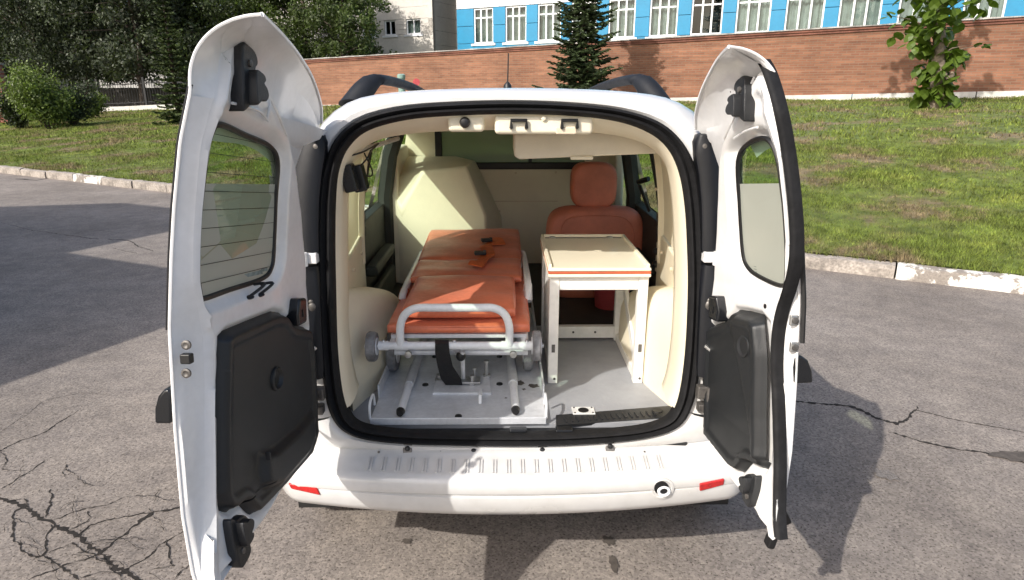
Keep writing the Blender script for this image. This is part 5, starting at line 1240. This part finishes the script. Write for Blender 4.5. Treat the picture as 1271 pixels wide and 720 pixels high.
# partition behind the front seats: flat panel with window and a moulded bulge on the left
YP = 3.95
wx0, wz0 = PY(547, 204, YP)[0], PY(547, 204, YP)[2]; wx1 = .46; wz1 = 1.585
xl, xr = -.66, .66
b = MB(); fnp = lambda u, w, d: np.array((u, YP + d, w))
b.plate([(xl, FZ - .05), (wx0, FZ - .05), (wx0, 1.59), (-.47, 1.575), (-.55, 1.50), (-.61, 1.40), (-.64, 1.25)], fnp, 0, .04); b.bb(wx0, wx1, YP + .001, YP + .039, FZ - .05, wz0); b.plate([(wx1, FZ - .05), (xr, FZ - .05), (.64, 1.25), (.61, 1.40), (.55, 1.50), (wx1, 1.57)], fnp, 0, .04); part_ = b.build('partition', 'cream', van, smooth=0)
b = MB(); b.bb(wx0, wx1, YP + .012, YP + .018, wz0, wz1); b.build('partition_window', 'partition_film', part_, smooth=0)
b = MB(); b.bb(wx0 - .03, wx0 + .012, YP - .014, YP + .004, wz0 - .03, wz1); b.bb(wx0 + .0121, wx1, YP - .014, YP + .004, wz0 - .03, wz0 + .012); b.build('window_gasket', 'rubber', part_, bevel=.008, seg=3)
b = MB(); a_ = PY(656, 190, YP - .005); b.bb(a_[0], a_[0] + .02, YP - .008, YP + .003, wz0, wz1); b.build('window_slide', 'rubber', part_)
fy = 3.48
TLp = [PY(497, 190, YP - .02), PY(540, 170, YP - .02), PY(556, 200, YP - .02)]
A = PY(523, 213, fy + .04); Bq = PY(579, 206, fy + .04); Cq = PY(604, 268, fy); Dq = PY(607, 300, fy); E0 = PY(498, 262, fy); E1 = PY(498, 300, fy)
la = PY(500, 194, YP - .01); lb = PY(480, 226, fy + .06); 
low_ = lambda p: np.array((p[0], p[1], FZ))
vs2 = [la, PY(566, 194, YP - .01), PY(590, 200, YP - .01), PY(622, 268, YP - .01), A, Bq, Cq, E0, lb, low_(Cq), low_(E0), low_(lb), np.array((PY(624, 268, YP - .01)[0], YP - .01, FZ))]
b = MB(); b.add(vs2, [(0, 4, 5, 1), (1, 5, 2), (5, 6, 3, 2), (0, 8, 7, 4), (4, 7, 6, 5), (7, 10, 9, 6), (8, 11, 10, 7), (6, 9, 12, 3)])
b.build('partition_bulge', 'cream', part_, bevel=.018, seg=3)
b = MB(); b.bb(-.66, -.60, 3.50, 3.94, FZ, 1.34); b.build('partition_side', 'cream', part_, bevel=.02)
b = MB(); b.bb(.60, .66, 3.72, 3.94, FZ, 1.34); b.build('partition_side', 'cream', part_, bevel=.02)
# attendant seat
def cushion(name, c, d, m, parent, bev, R=None, seg=5):
    b = MB(); b.box(c, d, R); return b.build(name, m, parent, bevel=bev, seg=seg)
def puff(name, c, d, m, parent, e=3.2, lean=0, n=40):          # upholstered block with rounded outline and crowned face
    b = MB(); rings = []
    for k in np.linspace(-1, 1, 15):
        yy = math.sin(k * math.pi / 2); sc = max(.02, (1 - abs(yy) ** 3.2)) ** (1 / 3.2) if abs(yy) < 1 else .02; ring = []
        sc = .80 + .20 * sc if abs(yy) < .999 else .78
        for a in np.linspace(0, 2 * math.pi, n, endpoint=False):
            ca, sa = math.cos(a), math.sin(a); x = math.copysign(abs(ca) ** (2 / e), ca) * d[0] / 2 * sc; z = math.copysign(abs(sa) ** (2 / e), sa) * d[2] / 2 * sc
            ring.append((c[0] + x, c[1] + yy * d[1] / 2 + lean * z, c[2] + z))
        rings.append(ring)
    b.loft(rings, True, True, True); return b.build(name, m, parent, smooth=70)
c = PY(738, 300, 3.30); seat = cushion('attendant_seat', (c[0], 3.58, .79), (.46, .44, .15), 'orange_seat', van, .05)
c = PY(738, 300, 3.30); ztop = PY(738, 258, 3.27)[2]; bk = puff('backrest', (c[0], 3.31, (ztop + .585) / 2), (.51, .17, ztop - .585), 'orange_seat', seat, 5.0, .08)
b = MB(); b.tube([(c[0] + .19 * math.copysign(abs(math.cos(a)) ** .5, math.cos(a)), 3.229 + .08 * .17 * math.sin(a), (ztop + .66) / 2 + .17 * math.copysign(abs(math.sin(a)) ** .5, math.sin(a))) for a in np.linspace(0, 2 * math.pi, 48, endpoint=False)], .004, 6, closed=True); b.build('back_seam', 'orange_seat', bk)
hc = PY(737, 230, 3.36); hr = puff('headrest', (hc[0], 3.38, hc[2]), (.24, .12, .235), 'orange_seat', seat, 3.6)
b = MB()
for dx in (-.06, .06): b.tube([(hc[0] + dx, 3.37, hc[2] - .16), (hc[0] + dx, 3.37, hc[2] - .10)], .008, 8)
b.build('headrest_post', 'rubber', hr)
b = MB(); b.bb(c[0] - .2, c[0] + .2, 3.38, 3.78, FZ, .715); b.build('seat_base', 'dark_interior', seat, bevel=.01)
mat('tub_red', (.50, .075, .085), .4, nz=(8, .1))
# red tub seen under the table by the seat
q = PZ(762, 384, FZ); tub = tag(None or MB().lathe((.50, 3.08, FZ), (0, 0, 1), [(0, .075), (.16, .088), (.17, .094), (.18, .092), (.175, .084), (.02, .07)], 24).build('waste_tub', 'tub_red', None, smooth=50), 'small red plastic tub on the floor behind the white table', 'tub')
# two black speaker-like boxes hanging on wires at the left rear window, under a white rod
for k, (cx_, cy_, lab) in enumerate(((434, 221, 'black plastic box hanging on wire, the one against the rear pillar trim'), (446, 221, 'black plastic box hanging on wire, the one toward the side window'))):
    Y = 1.975 + .05 * k; q = PY(cx_, cy_, Y); t = thing('hanging_box', q, lab, 'device', 'black boxes on wires')
    cushion('case', q, (.040, .05, .082), 'plastic_gloss', t, .006, Matrix.Rotation(-.2, 3, 'Y'), 3)
    b = MB(); b.tube(catmull([q + np.array((0, 0, .03)), PY(cx_ - 4 + 14 * k, 196, Y), PY(452 + 8 * k, 188, Y + .05), PY(470, 178, 2.35)], 6), .0028, 6); b.build('wire', 'rubber', t)
q = PY(446, 221, 2.2); b = MB(); b.tube(catmull([PY(452, 190, 2.28), PY(462, 212, 2.25), PY(459, 219, 2.22), PY(448, 214, 2.2)], 6), .0028, 6); w = b.build('wire_loop', 'rubber', t)
rod = tag(MB().tube([PY(449, 186, 2.12), PY(494, 172, 2.75)], .009, 8).build('hanging_rod', 'tube_white', None), 'thin white rod under the ceiling above the hanging boxes', 'rod')

# ================================================================== STRETCHER PLATFORM
def Z(px, py, z): return PZ(px, py, z)
plat = thing('stretcher_platform', (-.18, 2.3, FZ), 'grey steel stretcher platform with two guide tubes on the load floor', 'platform')
pz = FZ + .022
P = [Z(459, 521, pz), Z(678, 519, pz), Z(669, 470, pz), Z(664, 420, pz), Z(497, 420, pz), Z(482, 476, pz)]
P[3][1] = P[4][1] = 3.0; P[3][0] = P[1][0]; P[4][0] = P[0][0]; P[2] = (P[1] + P[3]) / 2; P[5] = (P[0] + P[4]) / 2
b = MB(); b.loft([[p - np.array((0, 0, .02)) for p in P], P], True, True, True); b.build('tray', 'tray_grey', plat, bevel=.002)
x0, x1 = P[0][0], P[1][0]; y0 = P[0][1]
b = MB(); b.bb(x0, x1, y0 - .004, y0 + .004, pz - .018, pz + .006); b.build('front_lip', 'tray_grey', plat, bevel=.002)
for s, xx in ((-1, x0), (1, x1)):
    b = MB(); b.bb(xx - .003, xx + .003, y0 + .16, 3.0, pz - .01, pz + .045); b.build('side_lip', 'tray_grey', plat, bevel=.001)
    b = MB(); b.tube(catmull([(xx, y0 + .005, pz), (xx - .0 * s, y0 + .012, pz + .045), (xx, y0 + .07, pz + .055), (xx, y0 + .085, pz + .01)], 5), .0045, 6); b.build('side_loop', 'tube_white', plat)
for (fa, fb) in (((497, 511), (511, 468)), ((640, 509), (636, 466))):
    a = Z(*fa, pz + .016); c = Z(*fb, pz + .016); d_ = (c - a) / np.linalg.norm(c - a)
    b = MB(); b.tube([a, a + d_ * .22], .0135, 14); gt = b.build('guide_tube', 'tube_white', plat)
    b = MB(); b.tube([a + d_ * .20, a + d_ * 1.0], .0170, 14); b.build('outer_tube', 'tray_grey', gt)
    b = MB(); b.tube([a - d_ * .014, a + d_ * .004], [.011, .0148], 14); b.build('end_cap', 'rubber', gt)
bp_ = [Z(537, 490, pz), Z(610, 490, pz), Z(607, 462, pz), Z(545, 462, pz)]
b = MB(); b.loft([bp_, [p + np.array((0, 0, .008)) for p in bp_]], True, True, True); br = b.build('lock_plate', 'tray_grey', plat, bevel=.001)
b = MB(); q = Z(591, 477, pz + .006); b.box(q + np.array((-.02, .01, .012)), (.07, .05, .006)); b.build('lock_bracket', 'metal', br, bevel=.001)
for (px, py, r_, h_) in ((547, 467, .009, .05), (575, 470, .008, .06), (589, 470, .007, .035), (604, 467, .010, .055), (586, 478, .008, .03), (546, 472, .012, .015)):
    q = Z(px, py, pz + .006); b = MB(); b.lathe(q, (0, 0, 1), [(0, r_ * 1.5), (.008, r_ * 1.5), (.009, r_ * .7), (h_, r_ * .7), (h_ + .001, r_ * 1.1), (h_ + .008, r_ * 1.0)], 10); b.build('bolt', 'metal', br)
q = Z(596, 502, pz); b = MB(); b.tube([q + np.array((0, .0, .004)), q + np.array((0, .0, .03)), q + np.array((0, .07, .02))], .006, 8); b.build('release_lever', 'tube_white', br)
for (px, py) in ((528, 478), (620, 477), (569, 517), (540, 443), (620, 443)): q = Z(px, py, pz); b = MB(); b.lathe(q, (0, 0, 1), [(0, .012), (.004, .011), (.006, .004)], 12); b.build('plug', 'rubber', plat)
mat('worn', (.10, .09, .08), .8, nz=(30, .5))
rr = random.Random(4)
for (px, py, rx) in ((645, 475, .022), (662, 479, .02), (650, 483, .008), (628, 494, .006)):
    c = Z(px, py, pz + .0012); n = 14; b = MB(); b.add([(c[0] + rx * math.cos(2 * math.pi * k / n) * rr.uniform(.5, 1.3), c[1] + rx * .9 * math.sin(2 * math.pi * k / n) * rr.uniform(.5, 1.3), c[2]) for k in range(n)], [tuple(range(n))]); b.build('paint_chip', 'worn', plat, smooth=0)

# ================================================================== STRETCHER
ST = thing('stretcher', (-.18, 2.7, FZ), 'stretcher with orange vinyl mattress and white tubular frame on the load platform', 'stretcher')
YB = 2.02; BZ = PY(567, 429, YB)[2]
a = PY(470, 429, YB); c = PY(662, 429, YB)
b = MB(); b.tube([a, c], .0135, 14); bar = b.build('end_bar', 'tube_white', ST)
for (p0, p1) in ((470, 482), (490, 506), (622, 634), (648, 662)): b = MB(); b.tube([PY(p0, 429, YB), PY(p1, 429, YB)], .0162, 14); b.build('bar_sleeve', 'tube_white', bar)
for px in (476, 564, 654): b = MB(); b.ball(PY(px, 423.5, YB), .007, (1, 1, .8), 6); b.build('bar_screw', 'metal', bar)
hp2 = [(497, 428), (497, 405), (503, 390), (517, 382.5), (540, 382), (567, 382), (594, 382), (613, 382.5), (626, 390), (632, 405), (632, 428)]
b = MB(); b.tube(catmull([PY(x, y, YB - .005) for x, y in hp2], 5), .0135, 14); b.build('handle_bow', 'tube_white', ST)
X0 = PY(483, 415, YB + .05)[0]; X1 = PY(657, 415, YB + .05)[0]; xc = (X0 + X1) / 2; hw_ = (X1 - X0) / 2
# mattress sections
mz = BZ + .015
secs = [(2.045, 2.62, mz + .012, mz + .055, 1.0, 0, 'mattress'), (2.075, 2.50, mz + .056, mz + .105, .80, 0, 'leg_pad'), (2.50, 2.80, mz + .057, mz + .095, .93, 0, 'mattress_fold'), (2.62, 2.80, mz + .012, mz + .056, .99, 0, 'mattress_fold'), (2.805, 3.34, mz + .03, mz + .095, .96, .06, 'backrest_pad')]
def pad(name, y0, y1, z0, z1, k, tilt, seed):
    rs = np.random.RandomState(seed); b = MB(); nx, ny = 15, 15; hz = (z1 - z0) / 2; zc_ = (z0 + z1) / 2; rings = []
    def top(u, v, sgn):
        e = (1 - abs(u) ** 6) * (1 - abs(v) ** 6); return sgn * hz * (.45 + .55 * max(0, e) ** .35)
    wob = rs.normal(0, 1, (4, 4))
    vs_ = []; fs_ = []
    for sgn in (1, -1):
        for i in range(nx):
            for j in range(ny):
                u = math.sin((-1 + 2 * i / (nx - 1)) * math.pi / 2); v = math.sin((-1 + 2 * j / (ny - 1)) * math.pi / 2)
                wv = .004 * (math.sin(3.1 * u + wob[0, 0]) * math.sin(2.2 * v + wob[0, 1]) + .6 * math.sin(7 * v + 2 * u + wob[1, 1])) if sgn > 0 else 0
                y = (y0 + y1) / 2 + v * (y1 - y0) / 2
                vs_.append((xc + u * hw_ * k, y, zc_ + top(u, v, sgn) + wv + tilt * (y - y0)))
    n = nx * ny
    for i in range(nx - 1):
        for j in range(ny - 1): p = i * ny + j; fs_ += [(p, p + ny, p + ny + 1, p + 1), (n + p, n + p + 1, n + p + ny + 1, n + p + ny)]
    bd = [i * ny for i in range(nx)] + [(nx - 1) * ny + j for j in range(1, ny)] + [i * ny + ny - 1 for i in range(nx - 2, -1, -1)] + [j for j in range(ny - 2, 0, -1)]
    for q in range(len(bd)): e, f = bd[q], bd[(q + 1) % len(bd)]; fs_.append((e, f, n + f, n + e))
    b.add(vs_, fs_); return b.build(name, 'orange', ST, smooth=70)
pads = [pad(nm, y0, y1, z0, z1, k, tl, i) for i, (y0, y1, z0, z1, k, tl, nm) in enumerate(secs)]
b = MB(); b.bb(xc - hw_ * .97, xc + hw_ * .97, 2.06, 3.32, mz - .004, mz + .011); b.build('bed_board', 'tube_white', ST, bevel=.003)
# frame tubes and side rails
for s in (-1, 1):
    xx = xc + s * (hw_ * .93)
    b = MB(); b.tube([(xx, YB, BZ), (xx, 3.36, BZ)], .014, 12); b.build('frame_tube', 'tube_white', ST)
    if s < 0: rp = [PY(499, 372, 2.35), PY(503, 358, 2.42), PY(522, 318, 2.98), PY(524, 314, 3.02)]
    else: rp = [PY(656, 374, 2.35), PY(655, 350, 2.45), PY(650, 318, 2.98), PY(648, 314, 3.02)]
    b = MB(); b.tube(catmull(rp, 5), .014, 12); r_ = b.build('side_rail', 'tube_white', ST)
    b = MB(); b.tube([rp[0] * .9 + rp[1] * .1, rp[0] * .15 + rp[1] * .85], .0165, 12); b.build('rail_grip', 'orange_strap' if s < 0 else 'tube_white', r_)
    for q in (rp[1], rp[2]): b = MB(); b.tube([q, (xx, q[1] + .01, BZ)], .009, 8); b.build('rail_post', 'tube_white', r_)
b = MB(); b.tube([(xc - hw_ * .93, 3.36, BZ), (xc + hw_ * .93, 3.36, BZ)], .014, 12); b.build('head_bar', 'tube_white', ST)
b = MB(); b.tube([PY(490, 437, YB + .08), PY(655, 437, YB + .08)], .011, 10); b.build('cross_bar', 'tray_grey', ST)
# castors at the bar ends, folded leg wheels under the bed
def wheel(c, r, wd, name='castor'):
    b = MB(); b.lathe(np.array(c) - (wd / 2, 0, 0), (1, 0, 0), [(0, r * .6), (0, r * .92), (wd * .2, r), (wd * .8, r), (wd, r * .92), (wd, r * .6)], 26); w_ = b.build(name, 'wheel_rubber', ST)
    b = MB(); b.lathe(np.array(c) - (wd / 2 + .003, 0, 0), (1, 0, 0), [(0, .01), (0, r * .58), (wd + .006, r * .58), (wd + .006, .01)], 20); b.build('hub', 'tray_grey', w_)
    b = MB(); b.lathe(np.array(c) - (wd / 2 + .010, 0, 0), (1, 0, 0), [(0, .008), (wd + .02, .008)], 10); b.build('axle', 'metal', w_)
wheel(PY(462, 430, YB), .051, .030); wheel(PY(666, 429, YB), .051, .028)
for px, pb in ((489, 452), (655, 453)):
    c = PY(px, pb, 2.26); c[2] = pz + .075; wheel(c, .075, .034, 'leg_wheel')
    b = MB(); b.tube([c + np.array((.03 if px < 560 else -.03, 0, 0)), (c[0] + (.03 if px < 560 else -.03), 2.9, BZ - .03)], .012, 10); b.tube([c + np.array((.03 if px < 560 else -.03, .03, .0)), (c[0] + (.03 if px < 560 else -.03), 2.2, BZ)], .012, 10); b.build('folded_leg', 'tray_grey', ST)
for px in (507, 637): b = MB(); b.lathe(PY(px, 439, YB + .03), (0, -1, 0), [(0, .012), (.012, .012), (.014, .005)], 12); b.build('frame_bolt', 'metal', ST)
# hanging black strap at the foot end
b = MB(); r0 = []; r1 = []
for (xa, xb, y, Y) in ((540, 557, 422, YB + .016), (540, 557, 427, YB - .017), (540, 558, 438, YB - .016), (543, 562, 455, YB + .02), (547, 572, 470, YB + .05), (553, 574, 478, YB + .08)): r0.append(PY(xa, y, Y)); r1.append(PY(xb, y, Y))
b.loft([[*r0], [*r1], [p + np.array((0, .003, 0)) for p in r1], [p + np.array((0, .003, 0)) for p in r0]], closed=False); b.build('foot_strap', 'belt_black', ST, smooth=60)
b = MB(); b.ball(PY(572, 442, YB + .03), .017, (1, .8, 1.1), 7); b.build('clamp_knob', 'rubber', ST)
b = MB(); b.tube([PY(566, 436, YB + .05), PY(574, 436, YB + .02), PY(575, 472, YB + .12)], .008, 8); b.build('lock_pin', 'tube_white', ST)
# patient belt lying on the mattress with two black buckles
tz = mz + .115
b = MB(); pp = [(620, 303), (611, 297), (603, 305), (606, 315), (597, 322), (590, 330)]
L = catmull([PZ(x, y, tz) for x, y in pp], 6); rings = []
for i, p in enumerate(L):
    t = L[min(i + 1, len(L) - 1)] - L[max(i - 1, 0)]; t /= np.linalg.norm(t); nn = np.cross(t, (0, 0, 1)); nn /= np.linalg.norm(nn); up_ = .012 * math.sin(i * .5)
    rings.append([p + nn * .030 + (0, 0, up_), p - nn * .030 + (0, 0, -up_ * .3), p - nn * .030 + (0, 0, -up_ * .3 - .004), p + nn * .030 + (0, 0, up_ - .004)])
b.loft(rings, True, True, True); belt = tag(b.build('patient_belt', 'orange_strap', None, smooth=60), 'crumpled orange belt with black buckles on the head end of the mattress', 'belt')
for (px, py, a_) in ((604, 298, .3), (596, 314, .1)):
    b = MB(); q = PZ(px, py, tz + .008); b.box(q, (.052, .034, .016), Matrix.Rotation(a_, 3, 'Z')); bk = b.build('buckle', 'plastic', belt, bevel=.005)
    b = MB(); b.box(q + np.array((.02, 0, .009)), (.012, .02, .006), Matrix.Rotation(a_, 3, 'Z')); b.build('buckle_button', 'metal_dark', bk, bevel=.001)

# ================================================================== TABLE
TZ = 1.045; TY0 = PZ(740, 333, TZ)[1]; TY1 = PZ(728, 293.5, TZ)[1]
fl, fr2 = PZ(676, 333, TZ), PZ(804, 333, TZ); bl_, br_ = PZ(674, 293.5, TZ), PZ(780, 293.5, TZ)
TX0 = (fl[0] + bl_[0]) / 2 - .0; TX1 = (fr2[0] + br_[0]) / 2
tb = thing('side_table', ((TX0 + TX1) / 2, (TY0 + TY1) / 2, FZ), 'white wooden table with cream top and orange edge band beside the stretcher', 'table')
b = MB(); b.bb(TX0, TX1, TY0, TY1, TZ - .034, TZ - .022); b.build('top_base', 'table_cream', tb, bevel=.004)
b = MB(); b.bb(TX0 + .001, TX1 - .001, TY0 + .001, TY1 - .001, TZ - .0218, TZ - .0132); b.build('edge_band', 'table_band', tb, bevel=.002)
b = MB(); b.bb(TX0, TX1, TY0, TY1, TZ - .013, TZ); tt_ = b.build('table_top', 'table_cream', tb, bevel=.008, seg=3)
for (xa, xb, ya, yb) in ((TX0 + .003, TX0 + .014, TY0 + .014, TY1 - .003), (TX1 - .014, TX1 - .003, TY0 + .014, TY1 - .003), (TX0 + .0142, TX1 - .0142, TY1 - .014, TY1 - .003)):
    b = MB(); b.bb(xa, xb, ya, yb, TZ - .002, TZ + .011); b.build('rim_strip', 'table_cream', tt_, bevel=.003, seg=2)
b = MB(); e = .012
b.bb(TX0 + .02, TX1 - .02, TY1 - .034, TY1 - .028, TZ, TZ + .003); b.build('top_groove', 'metal_dark', tt_)
for xx in (TX0 + .05, TX1 - .07): b = MB(); b.ball((xx, TY1 - .03, TZ + .002), .012, (1.3, 1, .5), 6); b.build('hinge_knob', 'metal', tt_)
lw = .035
lx = (PZ(690, 477, FZ)[0], PZ(787, 472, FZ)[0]); xA, xB = lx[0] - .012, lx[1] + .008; yA = TY0 + .035; yB = TY1 - .06
def leg(x, y, z1): b = MB(); b.bb(x - lw / 2, x + lw / 2, y - .018, y + .018, FZ, z1); return b.build('leg', 'white_wood', tb, bevel=.003)
for x in (xA, xB):
    for y in (yA, yB):
        l_ = leg(x, y, TZ - .0345)
        if y == yA:
            b = MB(); b.bb(x - .006, x + .006, y - .0205, y - .0175, FZ + .125, FZ + .155); b.build('leg_slot', 'metal_dark', l_)
            b = MB(); b.lathe((x + .006, y - .018, FZ + .02), (0, -1, 0), [(0, .005), (.003, .004)], 8); b.build('leg_screw', 'metal_dark', l_)
def rail_(x0, x1, y0, y1, z0, z1, nm): b = MB(); b.bb(x0, x1, y0, y1, z0, z1); return b.build(nm, 'white_wood', tb, bevel=.003)
rail_(xA + lw / 2, xB - lw / 2, yA - .016, yA + .01, TZ - .085, TZ - .036, 'apron'); rail_(xA + lw / 2, xB - lw / 2, yB - .01, yB + .016, TZ - .085, TZ - .036, 'apron')
lr = rail_(xA + lw / 2, xB - lw / 2, yB - .015, yB + .015, FZ + .012, FZ + .065, 'low_rail')
for xx in (xA + .12, xB - .10): b = MB(); b.lathe((xx, yB - .015, FZ + .04), (0, -1, 0), [(0, .005), (.002, .005)], 8); b.build('rail_screw', 'metal_dark', lr)
for s, x in ((-1, xA), (1, xB)):
    rail_(x - .012, x + .012, yA + .018, yB - .018, TZ - .085, TZ - .036, 'side_apron'); rail_(x - .012, x + .012, yA + .018, yB - .018, FZ, FZ + .035, 'foot_rail')
    b = MB(); b.bar((x, yA + .02, FZ + .05), (x, yB - .02, TZ - .10), .014, .045); b.build('brace', 'white_wood', tb, bevel=.002)
    if s < 0: b = MB(); b.bb(x - .010, x + .002, yA + .02, yB - .02, FZ + .04, TZ - .09); b.build('side_panel', 'white_wood', tb)
# steel plate with hole on the floor by the sill
mat('plate_white', (.66, .66, .64), .5, nz=(30, .2))
q = PZ(724, 510, FZ + .003); b = MB(); b.box(q, (.075, .05, .005)); fp = tag(b.build('floor_plate', 'plate_white', None, bevel=.001), 'small white metal plate with round hole on the grey load floor', 'plate')
b = MB(); b.lathe(q + np.array((0, 0, .0026)), (0, 0, 1), [(0, .018), (.001, .018)], 18); b.build('hole', 'rubber', fp)
for dx in (-.03, .03):
    for dy in (-.018, .018): b = MB(); b.lathe(q + np.array((dx, dy, .0026)), (0, 0, 1), [(0, .0035), (.002, .003)], 8); b.build('screw', 'metal_dark', fp)

# seams along the stretcher pads and fixings of the cream lining
for o, (y0, y1, z0, z1, k, tl, nm) in zip(pads, secs):
    b = MB(); n = 60; zc_ = (z0 + z1) / 2; P = []
    for a in np.linspace(0, 2 * math.pi, n, endpoint=False):
        ux = math.copysign(abs(math.cos(a)) ** .16, math.cos(a)); vy = math.copysign(abs(math.sin(a)) ** .16, math.sin(a)); y = (y0 + y1) / 2 + vy * (y1 - y0) / 2
        P.append((xc + ux * hw_ * k * 1.003, y, zc_ + (z1 - z0) * .23 + tl * (y - y0)))
    b.tube(P, .0028, 6, closed=True); b.build('seam', 'orange', o)
for px, py in ((640, 215), (560, 218 - 8), (690, 214), (620, 262)):
    q = PY(px, py, YP - .001); b = MB(); b.lathe(q, (0, -1, 0), [(0, .007), (.003, .006), (.004, .002)], 10); b.build('rivet', 'cream_dark', part_)
b = MB(); a_ = PY(606, 250, YP - .003); b.bb(a_[0] + .02, .30, YP - .004, YP + .001, a_[2] - .003, a_[2] + .003); b.build('panel_joint', 'cream_dark', part_)
for s in (-1, 1):
    for Y, z in ((2.05, .95), (2.2, 1.03), (2.45, 1.03), (2.62, 1.40), (2.64, 1.25)):
        q = np.array((s * (.648 - float(np.interp(Y, [1.9, 2.0, 2.7, 2.76], [.115, .105, .035, .0])) - (.012 if Y > 2.6 else 0)), Y, z)); b = MB(); b.lathe(q, (-s, 0, 0), [(0, .007), (.006, .007), (.008, .003)], 10); b.build('trim_clip', 'cream_dark', van)
